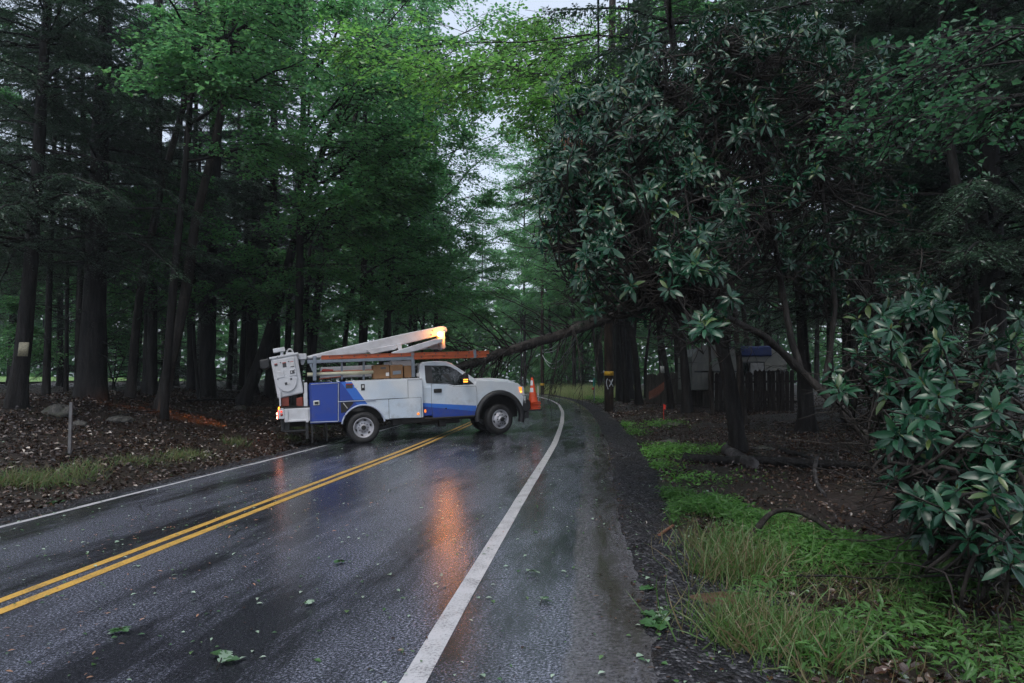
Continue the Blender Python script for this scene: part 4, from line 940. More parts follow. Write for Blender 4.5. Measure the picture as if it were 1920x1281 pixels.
g = G(); g.prism(locs([(557.5, 663.5), (574.5, 663), (575, 674), (559, 674.5)], -.75), -.8, -.35); g.prism(locs([(562, 674), (573, 674), (569, 684), (565, 684)], -.7), -.7, -.45); split(g.build('bucket_bracket', M_tw, truck, bevel=.012))
g = G()
for a, b in ((527.5, 541.5), (555.5, 567.5)): g.prism(locs([(a, 747), (b, 744), (b + .5, 762), (a + .5, 762)], -.95), -.95, -.5)
split(g.build('bucket_rest', simple('red_rubber_block', (.2, .035, .018), .5, var=.3), truck, bevel=.01))
g = G(); g.prism(locs([(523, 734), (526.5, 733.5), (527, 762), (524, 762)], -1.03), -1.05, -.99); g.prism(locs([(570, 718), (576, 717.5), (577, 762), (571, 762)], -1.03), -1.06, -.98); g.prism(locs([(569, 738), (573, 737.5), (574, 762), (570, 762)], -1.03), -.97, -.6); split(g.build('rest_post', M_tw, truck, bevel=.008))

# --- booms, elbow, turret
YC = -.28
up = [(573, 668.5), (640, 652), (700, 638.5), (760, 625), (826, 611.6), (832, 611.4), (838, 614), (839, 620), (837, 623), (824, 629), (760, 645), (688, 662.5), (640, 667), (578, 674)]
g = G(); g.prism(locs(up, YC - .14), YC - .14, YC + .14); bo = g.build('upper_boom', M_tw, truck, bevel=.03)
g = G(); g.prism(locs([(686, 656.5), (742, 646.5), (745, 652), (741, 655.5), (696, 664.5)], YC - .12), YC - .19, YC + .16); g.build('boom_sleeve', M_tw, bo, bevel=.01)
g = G(); g.prism(locs([(742, 645.5), (752, 643), (753.5, 656), (747, 657.5)], YC - .12), YC - .17, YC + .15); g.build('boom_collar', M_tw, bo, bevel=.01)
g = G()
for px, py in ((810.8, 620.2), (808.4, 628)):
    p = loc(px, py, YC - .14); g.lathe([(.016, 0), (.016, -.015), (.001, -.016)], 'y', (p[0], YC - .139, p[1]), 10)
split(g.build('bolt', M_sticker, bo))
lowb = [(735.5, 660), (760, 652.5), (816, 635.5), (830, 634.5), (831, 641), (822, 644.5), (780, 658.5), (735.5, 668)]
g = G(); g.prism(locs(lowb, YC - .4), YC - .42, YC - .16); lb_ = g.build('lower_boom', M_tw, truck, bevel=.02)
g = G(); g.prism(locs([(826, 622), (834, 620), (834.5, 645), (836, 652), (832, 655.5), (826, 655), (822, 646)], YC - .2), YC - .24, YC + .2); g.build('elbow', M_tw, truck, bevel=.03)
g = G(); g.prism(locs([(800, 650), (824, 642), (826, 654), (812, 655)], YC - .1), YC - .1, YC + .1); g.tube([(*loc(780, 657, YC)[:1], YC, loc(780, 657, YC)[1]), (loc(826, 648, YC)[0], YC, loc(826, 648, YC)[1])], .03, 8); g.build('lift_cylinder', M_tw, truck, bevel=.01)
g = G(); g.prism(locs([(738, 664), (752, 662), (752, 700), (738, 702)], -.2), -.3, .3); g.lathe([(.28, .9), (.28, 1.5), (.22, 1.55), (.2, 2.1)], 'z', (.9, 0, 0), 24); g.build('turret', M_tw, truck, bevel=.02)
p = loc(825.5, 626.8, YC - .24)
g = G(); g.lathe([(.0, -.075), (.05, -.065), (.075, -.02), (.075, .0)], 'y', (p[0], YC - .205, p[1]), 20); bc = g.build('beacon', M_amber, truck)
g = G(); g.box((p[0] - .1, YC - .2, p[1] - .1), (p[0] + .09, YC - .14, p[1] - .06)); g.build('beacon_bracket', M_sticker, bc)
bl = bpy.data.lights.new('beacon_light', 'POINT'); bl.energy = 11; bl.color = (1, .3, .04); bl.shadow_soft_size = .06
lo_ = bpy.data.objects.new('beacon_light', bl); COL.objects.link(lo_); lo_.parent = truck; lo_.location = (p[0] + .02, YC - .36, p[1] + .0)
# amber strobe low on the far rear corner, it lights the leaves of the left bank
rb = loc(519, 775, 1.0)
g = G(); g.lathe([(.0, -.04), (.05, -.03), (.06, 0)], 'x', (q0[0] - .165, 1.0, .95), 16); g.build('rear_strobe', M_amber2, truck)
sl = bpy.data.lights.new('rear_strobe_light', 'SPOT'); sl.energy = 420; sl.color = (1, .34, .06); sl.spot_size = R(28); sl.spot_blend = .9; sl.shadow_soft_size = .04
so = bpy.data.objects.new('rear_strobe_light', sl); COL.objects.link(so)
_sp = on_truck((q0[0] - .25, 1.0, .98)); _tg = ground_hit(365, 785); so.location = _sp
so.rotation_euler = Vector(_tg - _sp).to_track_quat('-Z', 'Y').to_euler(); so.parent = truck; so.matrix_parent_inverse = TM.inverted()

# --- rack over the near cabinet
YR = -.98
g = G()
g.prism(locs([(576, 675), (640, 674.3), (772, 668.5), (772, 675), (640, 679.5), (576, 682)], YR), YR - .03, YR + .03)
for px in (585, 594.5): pass
g.prism(locs([(586.5, 668), (593.5, 667.5), (593.5, 714), (586.5, 714)], YR), YR - .035, YR + .035); g.prism(locs([(770.5, 661), (776.5, 660.7), (778.5, 707), (772, 707.4)], YR), YR - .035, YR + .035)
g.prism(locs([(580, 683), (585, 681), (588, 700), (584, 694)], YR), YR - .02, YR + .02)
for px in (641, 682): g.prism(locs([(px - 2, 676), (px + 2, 676), (px + 2, 712), (px - 2, 712)], YR + .2), YR + .18, YR + .22)
g.prism(locs([(586.5, 668), (593.5, 667.5), (593.5, 673), (586.5, 673)], YR), YR, .9); g.prism(locs([(770.5, 662), (776, 661.7), (776, 668), (770.5, 668)], YR), YR, .9)
g.prism(locs([(588, 690), (592, 690), (592, 712), (588, 712)], .9), .87, .93); g.prism(locs([(770, 690), (775, 690), (775, 712), (770, 712)], .9), .87, .93)
g.build('ladder_rack', M_steel, truck, bevel=.008)
g = G(); q = locs([(601, 689), (700, 684.5), (700, 706), (601, 710)], .45); g.prism(q, .45, .95); g.build('far_tool_chest', M_tw, truck, bevel=.012)
g = G(); q = locs([(700, 679), (740, 677), (742, 690), (735, 690)], -.3); g.prism(locs([(733, 677), (772, 675.5), (772, 687), (735, 684)], -.5), -.5, -.1); g.build('hose_cover', M_tw, truck, bevel=.02)
for a, b, rr in (((600, 697.5), (702, 694), .018), ((598, 711), (640, 706.3), .016)):
    p, q = loc(*a, -.6), loc(*b, -.6); g = G(); g.tube([(p[0], -.6, p[1]), (q[0], -.6, q[1])], rr, 8); o = g.build('hot_stick', M_or, None); 
    tag(o, 'thin red pole lying above the cream pipe in the truck bed' if rr > .017 else 'short thin red pole slanting under the cream pipe', 'pole'); o.matrix_world = TM
p, q = loc(604, 692.5, -.55), loc(625, 694.5, -.55); g = G(); g.prism(locs([(603, 693.5), (606, 692), (625, 693), (624, 697), (604, 697.3)], -.62), -.7, -.5); o = g.build('tool_pouch', M_red, None, bevel=.01); o.matrix_world = TM; tag(o, 'small bright red pouch lying on the tools in the truck bed', 'pouch')
# ladder: two sections of orange rails with rungs
g = thing('extension_ladder', 'orange fibreglass extension ladder lying on the rack over the cab', 'ladder'); ladder = g; ladder.matrix_world = TM
for (pa, pb, y0, h, nm) in (((603, 670), (917, 660.6), YR - .01, .09, 'upper'), ((776, 670), (912, 666.6), YR - .055, .09, 'lower')):
    for y in (y0, y0 + .42):
        a = loc(*pa, y0); b = loc(*pb, y0); d = np.array([b[0] - a[0], 0, b[1] - a[1]])
        up_ = np.array([-d[2], 0, d[0]]) / np.linalg.norm(d)
        G_ = G(); A = np.array([a[0], y, a[1]])
        if nm == 'upper': A = A + up_ * .0
        n_ = up_ * h * .5
        pr = [(A - n_), (A + d - n_), (A + d + n_), (A + n_)]
        G_.prism([(v[0], v[2]) for v in pr], y - .012, y + .012)
        for s in (-1, 1):
            e = [(A + n_ * s * 1.0), (A + d + n_ * s * 1.0), (A + d + n_ * s * .78), (A + n_ * s * .78)]
            G_.prism([(v[0], v[2]) for v in e], y - .03, y + .0115)
        G_.build('ladder_rail', M_or, ladder)
    G_ = G(); L_ = np.linalg.norm(d)
    for k in np.arange(.2, L_ - .05, .305):
        c = np.array([a[0], 0, a[1]]) + d / L_ * k; G_.tube([(c[0], y0 - .016, c[2]), (c[0], y0 + .436, c[2])], .019, 8, cap=True)
    split(G_.build('rung', M_sticker, ladder))
G_ = G(); a = loc(890, 664, YR - .05); G_.box((a[0] - .035, YR - .09, a[1] - .1), (a[0] + .035, YR + .4, a[1] + .12)); G_.build('guide_bracket', M_steel, ladder)
# pipe, cardboard boxes, strap
a, b = loc(576, 701, -.85), loc(702, 699.5, -.85)
g = G(); p3 = np.array([(a[0], -.85, a[1]), (b[0], -.85, b[1])]); g.lathe([(.05, a[0]), (.05, b[0]), (.044, b[0]), (.044, a[0])], 'x', (0, -.85, (a[1] + b[1]) / 2), 20, closed=True)
pipe = g.build('plastic_pipe', M_conduit, None); pipe.matrix_world = TM; tag(pipe, 'long cream plastic pipe lying above the blue cabinet', 'pipe')
def carton(pts, y0, y1, label, slot=False):
    g = G(); g.prism(locs(pts, y0), y0, y1); o = g.build('cardboard_box', M_card, None, bevel=.01); o.matrix_world = TM; tag(o, label, 'box', 'cardboard boxes on the truck')
    if slot:
        q = locs([(pts[0][0] + 5, pts[0][1] + 11), (pts[1][0] - 3, pts[1][1] + 11), (pts[1][0] - 3, pts[1][1] + 17.5), (pts[0][0] + 5, pts[0][1] + 18)], y0); g = G(); g.prism(q, y0 - .008, y0 + .01); g.build('reel', M_steel, o)
    else:
        q = locs([(pts[0][0] + 14, pts[0][1] + 4), (pts[0][0] + 24, pts[0][1] + 3), (pts[0][0] + 24, pts[0][1] + 7), (pts[0][0] + 14, pts[0][1] + 7)], y0); g = G(); g.prism(q, y0 - .004, y0 + .01); g.build('hand_hole', M_sticker, o)
        q = locs([(pts[0][0] + 24, pts[0][1] + 14), (pts[0][0] + 30, pts[0][1] + 13.6), (pts[0][0] + 30, pts[0][1] + 20), (pts[0][0] + 24, pts[0][1] + 20)], y0); g = G(); g.prism(q, y0 - .005, y0 + .01); g.build('shipping_label', M_decal_w, o)
    return o
carton([(699.5, 685), (730, 683.6), (731, 709.5), (700.5, 711)], -.9, -.45, 'dark brown torn cardboard box beside the cream pipe end')
carton([(731.5, 684.8), (755, 683.8), (756, 708.6), (732.5, 709.6)], -.95, -.5, 'lighter cardboard box with a grey reel in its slot', True)
carton([(757, 686), (771, 685.4), (772, 707.8), (758, 708.5)], -.9, -.5, 'small brown cardboard box against the rack post')

# --- cones stacked on the front bumper carrier
g = G(); g.box((4.5, -.96, .57), (4.92, -.58, .605)); g.build('cone_carrier', M_blk, truck, bevel=.01)
def cone_mats():
    return simple('orange_cone_rubber', (.75, .09, .025), .5, var=.15, dirt=(.3, .06, .03)), simple('white_reflective_band', (.7, .7, .72), .35, var=.08)
M_cone, M_band = cone_mats()
cx, cy = 4.73, -.78
LB = ['lowest traffic cone of the stack on the truck bumper', 'second traffic cone from the bottom of the bumper stack', 'third traffic cone from the bottom of the bumper stack', 'fourth traffic cone of the stack, right under the top one', 'topmost orange traffic cone with two white bands, on the truck bumper']
for k in range(5):
    z = .607 + k * .046; root = thing('traffic_cone', LB[k], 'cone', group='traffic cones stacked on the bumper'); root.matrix_world = TM @ Matrix.Translation((cx + (k % 2) * .012, cy + (k % 3) * .01, z)) @ Matrix.Rotation(.08 * k, 4, 'Z')
    def rad(h): return .128 - .1 * h / .70
    g = G(); g.lathe([(rad(0), .03), (rad(.70), .70), (rad(.70) * .6, .715), (.001, .716)], 'z', (0, 0, 0), 28); g.build('cone_body', M_cone, root)
    g = G(); g.prism([(-.155, .0), (.155, .0), (.15, .03), (-.15, .03)], -.155, .155); g.build('cone_base', M_cone, root, bevel=.012)
    if k == 4:
        for h0, h1 in ((.30, .42), (.49, .63)):
            g = G(); g.lathe([(rad(h0) + .003, h0), (rad(h1) + .003, h1)], 'z', (0, 0, 0), 28); g.build('reflective_band', M_band, root)
# ------------------------------------------------------------------ mass of far woods that closes every gap low down
rng = np.random.default_rng(900)
g = G(); n = 130000
a = rng.uniform(R(-62), R(62), n); d = 101 + 9 * (vnoise(a * 14, a * 0, 8) - .5) + rng.normal(size=n) * 1.6
x = d * np.sin(a); y = d * np.cos(a); top = 11 + 8 * vnoise(a * 9, a * 0, 3) + 4 * vnoise(a * 31, a * 0, 4)
z = top * rng.uniform(0, 1, n) ** .9
keep = vnoise(a * 60, z * .45, 12) + .35 * vnoise(a * 160, z * 1.2, 13) > .34 - .5 * np.clip(1 - z / 9, 0, 1)
keep &= ~((lat_of(x, y) > -9) & (lat_of(x, y) < 2.5) & (y < 98))
x, y, z = x[keep], y[keep], z[keep]; n = len(x)
P = np.stack([x, y, zg(x, y) + z], 1); sz = rng.uniform(.4, 1.0, n)
V, F = quads(P, rdir(n), nrm(UP + rng.normal(size=(n, 3)) * .8), sz, sz * .8); g.add(V, F)
o = g.build('far_woods', M_map); tag(o, 'distant wall of pale green woods closing every view between the trunks', 'woods', kind='stuff')

# ------------------------------------------------------------------ rhododendrons
RL = [(0, .1, 0), (.18, .62, .01), (.45, 1., -.02), (.75, .78, -.09), (1., .05, -.2)]
def rhodo(name, label, stems, clusters, seed, dead=(), lsize=(.078, .13)):
    global rng
    rng = np.random.default_rng(seed)
    base = stems[0][0][0]; root = thing(name, label, 'shrub', base)
    g = G(); pts = []
    for path, r0, r1 in stems:
        p = smooth_path(path, 34); n = len(p); p[2:-1] += np.cumsum(rng.normal(size=(n - 3, 3)) * .008, 0)
        V, F = tubes(p[None], (np.linspace(r0, r1, n) * (1 + .12 * rng.normal(size=n) * .5))[None], 9); g.add(V, F, 0, True); pts.append(p[6:])
    pts = np.concatenate(pts)
    C = []; A = []
    for (cx, cy, rx, ry, d0, ds, num) in clusters:
        num = int(num * 1.45); ds = ds * 1.5; rx = rx * 1.08; ry = ry * 1.08
        k = 0
        while k < num:
            u, v = rng.uniform(-1, 1, 2)
            if u * u + v * v > 1 or vnoise((cx + u * rx) / 60, (cy + v * ry) / 60, seed) < .4: 
                if rng.uniform() < .9: continue
            d = d0 + rng.normal() * ds * .6 + .0 * u
            C.append(at(cx + u * rx, cy + v * ry, max(2.2, d))); k += 1
    C = np.array(C); n = len(C)
    out = C - np.array([[C[:, 0].mean() + .8, C[:, 1].mean() + .8, C[:, 2].mean() - 1.2]])
    A = nrm(nrm(out) * .5 + np.array([-.12, -.3, .55]) + rng.normal(size=(n, 3)) * .42)
    # twigs back to the framework, through a shared midpoint so that they branch
    dd = np.linalg.norm(C[:, None] - pts[None], axis=2) * rng.uniform(.7, 1.3, (n, len(pts)))
    att = pts[np.argmin(dd, 1)]
    hub = C[(np.arange(n) // 6) * 6 % n]
    near = np.linalg.norm(hub - C, axis=1) < 1.0
    mid1 = C - A * rng.uniform(.18, .4, (n, 1)) + rng.normal(size=(n, 3)) * .05
    mid2 = mid1 * .45 + att * .55 + rng.normal(size=(n, 3)) * .16 + np.array([0, 0, -.08])
    K = 12; Pth = np.stack([smooth_path(np.stack([att[i], mid2[i], mid1[i], C[i]]), K) for i in range(n)]); Pth[:, 1:-1] += rng.normal(size=(n, K - 2, 3)) * .012
    V, F = tubes(Pth, np.linspace(.013, .0045, K)[None] * rng.uniform(.7, 1.3, (n, 1)), 5); g.add(V, F, 0, True)
    # bare side twigs
    m = n * 2; src = Pth[rng.integers(0, n, m), rng.integers(2, 9, m)]; L = rng.uniform(.25, .8, m)
    V, F = tubes(curve_paths(src, rdir(m) * np.array([1, 1, .6]), L, 7, np.full(m, .0), .25), np.linspace(.006, .002, 7)[None] * np.ones((m, 1)), 4); g.add(V, F, 0, False)
    g.build('stem', M_twig, root, base)
    gl = G(); gd = G(); gb = G()
    cnt = rng.integers(8, 15, n); idx = np.repeat(np.arange(n), cnt); N = len(idx)
    j = np.concatenate([np.arange(c) for c in cnt])
    ax = A[idx]; rf = nrm(np.cross(ax, np.array([.31, .77, .55]))); r2 = np.cross(ax, rf)
    th = j * 2.399 + rng.uniform(0, 6.28, n)[idx] + rng.normal(size=N) * .18
    el = .95 - j / cnt[idx] * 1.25 + rng.normal(size=N) * .26 - rng.uniform(0, .7, n)[idx] * (rng.uniform(size=n) < .35)[idx]              # young leaves upright, old ones hanging back
    D = rf * (np.cos(th) * np.cos(el))[:, None] + r2 * (np.sin(th) * np.cos(el))[:, None] + ax * np.sin(el)[:, None]
    D = nrm(D + np.array([0, 0, -.14])); Nn = nrm(ax - D * (ax * D).sum(1, keepdims=True) + np.array([0, 0, .25]) + rng.normal(size=(N, 3)) * .32)
    L = rng.uniform(lsize[0], lsize[1], N) * (.78 + .35 * (j / cnt[idx])) ; P = C[idx] + D * .012 - ax * (j * .0035)[:, None]
    V, F = shapes(P, D, Nn, L, L * rng.uniform(.145, .19, N), RL); gl.add(V, F, 0, True)
    b = rng.uniform(size=n) < .55; k = int(b.sum()); bd = A[b]                # pale buds and new shoots in the rosette centres
    V, F = shapes(C[b], bd, rdir(k), rng.uniform(.03, .055, k), np.full(k, .008), [(0, .6, 0), (.4, 1, 0), (1, .1, 0)]); gb.add(V, F, 0, True)
    gl.build('foliage', M_rho, root, base)
    gb.build('bud', leaf_mat('rhododendron_buds', [(.12, .16, .05), (.18, .17, .06)], .1, .4), root, base)['kind'] = 'stuff'
    if dead:
        for (px, py, d) in dead:
            c = at(px, py, d); k = 9; P = c + rng.normal(size=(k, 3)) * .03
            V, F = shapes(P, nrm(np.array([0, 0, -1.]) + rng.normal(size=(k, 3)) * .18), rdir(k) * np.array([1, 1, .1]), rng.uniform(.1, .15, k), rng.uniform(.014, .02, k), RL); gd.add(V, F, 0, True)
        gd.build('withered_foliage', M_dead, root, base)
    return root
b0 = ground_hit(1735, 912); b0[2] -= .1
def A_(*p): return at(*p)
FAR = 1.32
stA = [b0, A_(1690, 885, 6.4 * FAR), A_(1592, 782, 6.8 * FAR), A_(1490, 682, 7.0 * FAR), A_(1430, 622, 6.8 * FAR), A_(1310, 560, 6.2 * FAR), A_(1190, 500, 5.7 * FAR), A_(1110, 455, 5.6 * FAR)]
stems = [(stA, .075, .025),
         ([A_(1500, 692, 7.0 * FAR), A_(1470, 560, 7.2 * FAR), A_(1452, 420, 7.0 * FAR), A_(1425, 300, 6.8 * FAR), A_(1385, 180, 6.6 * FAR), A_(1350, 90, 6.5 * FAR)], .05, .015),
         ([A_(1545, 735, 6.9 * FAR), A_(1562, 600, 7.0 * FAR), A_(1556, 480, 7.1 * FAR), A_(1540, 320, 7.2 * FAR), A_(1552, 170, 7.0 * FAR)], .042, .014),
         ([A_(1380, 592, 6.5 * FAR), A_(1330, 470, 6.4 * FAR), A_(1265, 350, 6.3 * FAR), A_(1180, 270, 6.4 * FAR), A_(1120, 230, 6.4 * FAR)], .038, .012),
         ([A_(1425, 300, 6.8 * FAR), A_(1350, 250, 6.5 * FAR), A_(1280, 200, 6.4 * FAR), A_(1220, 150, 6.4 * FAR)], .025, .01),
         ([A_(1265, 350, 6.3 * FAR), A_(1170, 350, 6.0 * FAR), A_(1080, 340, 6.0 * FAR)], .022, .009),
         ([A_(1455, 430, 7.0 * FAR), A_(1390, 390, 6.4 * FAR), A_(1320, 360, 6.0 * FAR)], .02, .008),
         ([A_(1310, 560, 6.2 * FAR), A_(1260, 560, 5.4 * FAR), A_(1215, 530, 5.1 * FAR)], .02, .009)]
clA = [(1165, 300, 150, 135, 6.3, .9, 190), (1345, 150, 150, 100, 6.6, .8, 120), (1235, 200, 90, 90, 6.4, .8, 50), (1120, 370, 110, 130, 5.9, .6, 95), (1240, 400, 140, 130, 5.5, .7, 115), (1390, 290, 140, 150, 6.7, .9, 70),
       (1195, 505, 105, 80, 5.1, .5, 48), (1310, 560, 60, 70, 4.9, .5, 16), (1530, 110, 140, 80, 6.6, .9, 52), (1560, 330, 150, 190, 7.6, 1.0, 60), (1440, 470, 120, 110, 7.2, .8, 30), (1090, 300, 70, 110, 6.2, .5, 45), (1420, 60, 110, 45, 6.6, .6, 30)]
clA = [(a_, b_, c_, d_, e_ * FAR, f_, int(g_ * 1.35)) for a_, b_, c_, d_, e_, f_, g_ in clA]
rhodo('rhododendron_bush', 'huge arching rhododendron with glossy dark leaf rosettes leaning over the right roadside', stems, clA, 501, ((1062, 262, 7.7), (1082, 268, 7.7), (1100, 505, 7.2), (1092, 490, 7.1)), lsize=(.085, .145))
b1 = ground_hit(1850, 1010); b1[2] -= .1
stems = [([b1, A_(1800, 860, 5.0), A_(1760, 720, 5.1), A_(1700, 600, 5.2)], .04, .012), ([b1, A_(1880, 880, 4.6), A_(1880, 760, 4.7), A_(1850, 660, 4.9)], .03, .01),
         ([b1, A_(1830, 960, 4.3), A_(1760, 900, 4.2), A_(1690, 860, 4.3)], .022, .009), ([b1, A_(1900, 980, 4.0), A_(1880, 930, 3.9)], .02, .01), ([A_(1780, 790, 5.0), A_(1700, 740, 4.9), A_(1600, 690, 5.0)], .02, .008)]
clB = [(c_[0] + 14, c_[1], c_[2], c_[3], c_[4] * 1.07, c_[5], int(c_[6] * 1.15)) for c_ in [(1720, 660, 125, 90, 5.0, .5, 62), (1800, 790, 115, 100, 4.6, .6, 50), (1860, 900, 80, 90, 4.2, .5, 30), (1610, 700, 60, 50, 4.9, .4, 14), (1735, 860, 80, 90, 4.3, .4, 22), (1870, 1010, 70, 45, 3.8, .3, 14), (1800, 600, 110, 70, 5.6, .5, 26), (1780, 1000, 70, 45, 4.2, .3, 10)]]
rhodo('rhododendron_bush', 'lower rhododendron with large shiny leaves at the right edge above the stiltgrass', stems, clB, 502, lsize=(.085, .145))
b2 = ground_hit(1640, 905)
rhodo('rhododendron_sprout', 'small bright green rhododendron sprout beside the arching stem', [([b2, A_(1650, 860, b2[1] - .2), A_(1665, 800, b2[1] - .3)], .012, .005)], [(1665, 800, 22, 16, b2[1] - .3, .1, 4), (1640, 850, 14, 12, b2[1] - .2, .1, 2)], 503)
b3 = ground_hit(1560, 700, dmin=9)
rhodo('rhododendron_bush', 'dark rhododendron deep among the black trunks on the right', [([ground_hit(1640, 800), A_(1640, 640, 10), A_(1620, 520, 10)], .03, .01), ([A_(1640, 640, 10), A_(1730, 540, 10.5), A_(1760, 470, 10.5)], .02, .008), ([A_(1640, 640, 10), A_(1550, 560, 10)], .02, .008)],
      [(1640, 520, 130, 60, 10.2, .8, 50), (1560, 480, 90, 90, 10, .8, 34), (1760, 520, 110, 70, 10.5, .8, 40)], 504)

# leafy branches of a near tree coming in at the top right
bt = np.array([5.6, 3.1, float(zg(5.6, 3.1)) - .1])
rng = np.random.default_rng(520)
gw, gl = G(), G(); p = np.array([bt, bt + [-.1, .1, 3], bt + [0, .1, 6], bt + [.1, 0, 9]]); trunk_geo(gw, p, .12, .05, 12, 30, 1, 0, 3)
Sx = []; Dx = []; Lx = []
for (px, py, d, qx, qy, e) in ((1960, 40, 4.4, 1690, 175, 5.2), (1990, 110, 4.2, 1720, 130, 5.0), (2000, 190, 4.0, 1650, 205, 5.4), (1990, 60, 4.6, 1800, 60, 5.4), (2000, 160, 3.8, 1850, 190, 4.4)):
    s = at(px, py, d); e_ = at(qx, qy - 8, e); Sx.append(s); Dx.append(nrm(e_ - s)); Lx.append(np.linalg.norm(e_ - s))
    V, F = tubes(smooth_path([bt + [0, .1, s[2] - bt[2] - .5], (bt + [0, .1, s[2] - bt[2]] + s) / 2, s], 10)[None], np.linspace(.025, .016, 10)[None], 6); gw.add(V, F, 0, True)
broad_crown(gw, gl, np.array(Sx), np.array(Dx), np.array(Lx), 8, 5, 8, .06, np.full(len(Sx), .1), .22, .5, .012)
r_ = thing('hornbeam_tree', 'near tree whose pale green leafy branches enter at the top right corner', 'tree', bt); gw.build('trunk', M_bark_m, r_, bt); gl.build('crown', leaf_mat('hornbeam_leaves', [(.04, .11, .06), (.055, .14, .07), (.07, .16, .08), (.045, .12, .07)], .35, .26, .7), r_, bt)

# a maple whose yellow-green leaves close the top of the gap over the road
def overhang(label, base, dirs, seed, top, r0=.16, size=.135, ml=M_map, **kw):
    global rng
    rng = np.random.default_rng(seed)
    base = np.array([base[0], base[1], float(zg(*base))]); gw, gl = G(), G(); p = base + wob_path(top, seed, (kw.get('lean', 0), 0)); trunk_geo(gw, p, r0, .05, 12, 40, 1, 0, seed)
    S, D, L = [], [], []
    for (z, tx, ty, tz) in dirs:
        s = along(p, [z])[0]; t_ = np.array([tx, ty, tz]); S.append(s); L.append(np.linalg.norm(t_ - s)); D.append(nrm(t_ - s))
    broad_crown(gw, gl, np.array(S), np.array(D), np.array(L), kw.get('sub', 18), 8, 12, size, np.full(len(S), .08), .42, .45, kw.get('limb', .05), tmin=kw.get('tmin', .18))
    r_ = thing('maple_tree', label, 'tree', base); gw.build('trunk', M_bark, r_, base); gl.build('crown', ml, r_, base); TREES.append((base[0], base[1]))
M_yg = leaf_mat('yellowish_maple_leaves', [(.085, .2, .06), (.11, .25, .07), (.14, .29, .08)], .5, .27, .9)
overhang('maple right of the pole whose yellow green leaves hang over the road gap', (7.6, 31), [(11, 2.6, 30, 15), (12, 3.4, 29, 17), (11, 1.4, 31, 16.4), (13, 4.5, 28.5, 18), (13, 1.8, 32, 18.6), (10, 2.4, 32, 13.4), (14, .9, 30, 18.4), (11, 5, 30, 15.5), (12.5, .4, 31.5, 17.2)], 531, 20, ml=M_yg)
overhang('maple behind the rhododendron with long bare limbs and yellow green leaves above the road', (7.4, 11.5), [(5.2, -2.4, 15, 8.9), (6.6, -1, 16, 9.9), (5.9, -.2, 15, 8.8), (8.2, -.6, 18, 11.2), (7.2, -3.6, 16, 10.0), (9.2, .2, 17.5, 11.0)], 537, 11, r0=.09, ml=M_yg, sub=16, size=.115, limb=.026, tmin=.62)
overhang('tall maple on the left roadside, high branches spread over the road', (-7.6, 24), [(7, -2.2, 22, 10.5), (8, -1.2, 23, 12.5), (9, -2.4, 19, 13.5), (6.5, -3.0, 21, 8.6), (10, -.6, 22, 14.6), (8, -4, 19, 11), (11, -3.5, 20, 15.6), (9, -5, 18.5, 13), (7.5, -3.4, 26, 9.2), (12, -1.5, 24, 17), (6, -4.6, 20, 7.4), (11, -5.5, 20, 15)], 532, 19)
overhang('maple behind the boom elbow with drooping bright leaves beside the road', (-6.6, 30), [(6, -1.6, 29, 8.4), (7.5, -.9, 30, 10.6), (5.5, -2.2, 28, 6.4), (9, -.6, 30, 13), (4.5, -3, 28, 5.2), (10, -1.2, 29, 15.2), (6.5, -3.5, 27, 8), (8, -4, 27, 10.5), (12, -2, 29, 17), (13, -3.5, 28, 18.5), (5, -2.0, 32, 6.2)], 533, 20)
overhang('maple leaning from the left bank above the bucket, crown against the sky', (-9.4, 18.5), [(8, -5, 15.5, 9.5), (9, -6, 15, 11), (7, -5.4, 17, 8), (10, -4, 16, 11.6), (11, -6.5, 16, 12.6), (8, -7.2, 15.4, 9.4), (12, -5, 17, 13.4), (10.5, -8.5, 15, 11.6)], 534, 16, r0=.11)

overhang('broadleaf tree on the right verge beyond the pole, limbs reaching left over the road gap', (5.6, 33.5), [(8, .3, 32, 11.5), (9, 1.4, 31, 13), (10, .2, 33, 15.2), (11, 1.2, 32, 17), (8, 3, 30, 12), (12, 2.6, 31, 18), (13, .6, 34, 18.6)], 535, 19)
overhang('roadside tree far left before the bend, pale leaves nearly touching the right crowns', (-4.6, 42), [(7, .4, 41, 9), (8.5, 1.2, 42, 12), (6, -.4, 40, 7), (10, .8, 42, 15), (12, .6, 41, 18), (9, -1.4, 39, 13), (5, -1.4, 40, 5.6), (13, -1, 40, 20), (7.5, -2.4, 39, 10)], 536, 21)

overhang('low young maple with bright drooping leaves in the shade right behind the upper boom', (-8.0, 26.5), [(3, -5.6, 25, 4.6), (3.6, -5.0, 26, 5.8), (4.2, -6.4, 24, 6.6), (5, -5.4, 25, 7.8), (3.2, -8.4, 24, 5.2), (4.6, -9.6, 25, 6.8), (5.6, -7.4, 24, 8.4), (4, -10, 26, 5.4)], 538, 9.5, r0=.07, limb=.02, sub=16, size=.12)
overhang('young leafy maple growing between the leaning trunks behind the bucket', (-11.4, 25), [(3.2, -9.6, 23, 5.2), (4, -12.8, 23.4, 5.8), (4.8, -10.4, 22.6, 7), (5.4, -12.4, 23, 7.8), (3.6, -14, 24, 5), (6, -11, 23, 8.8), (6.4, -13.4, 24, 8.6)], 539, 10, r0=.06, limb=.018, sub=15, size=.12)

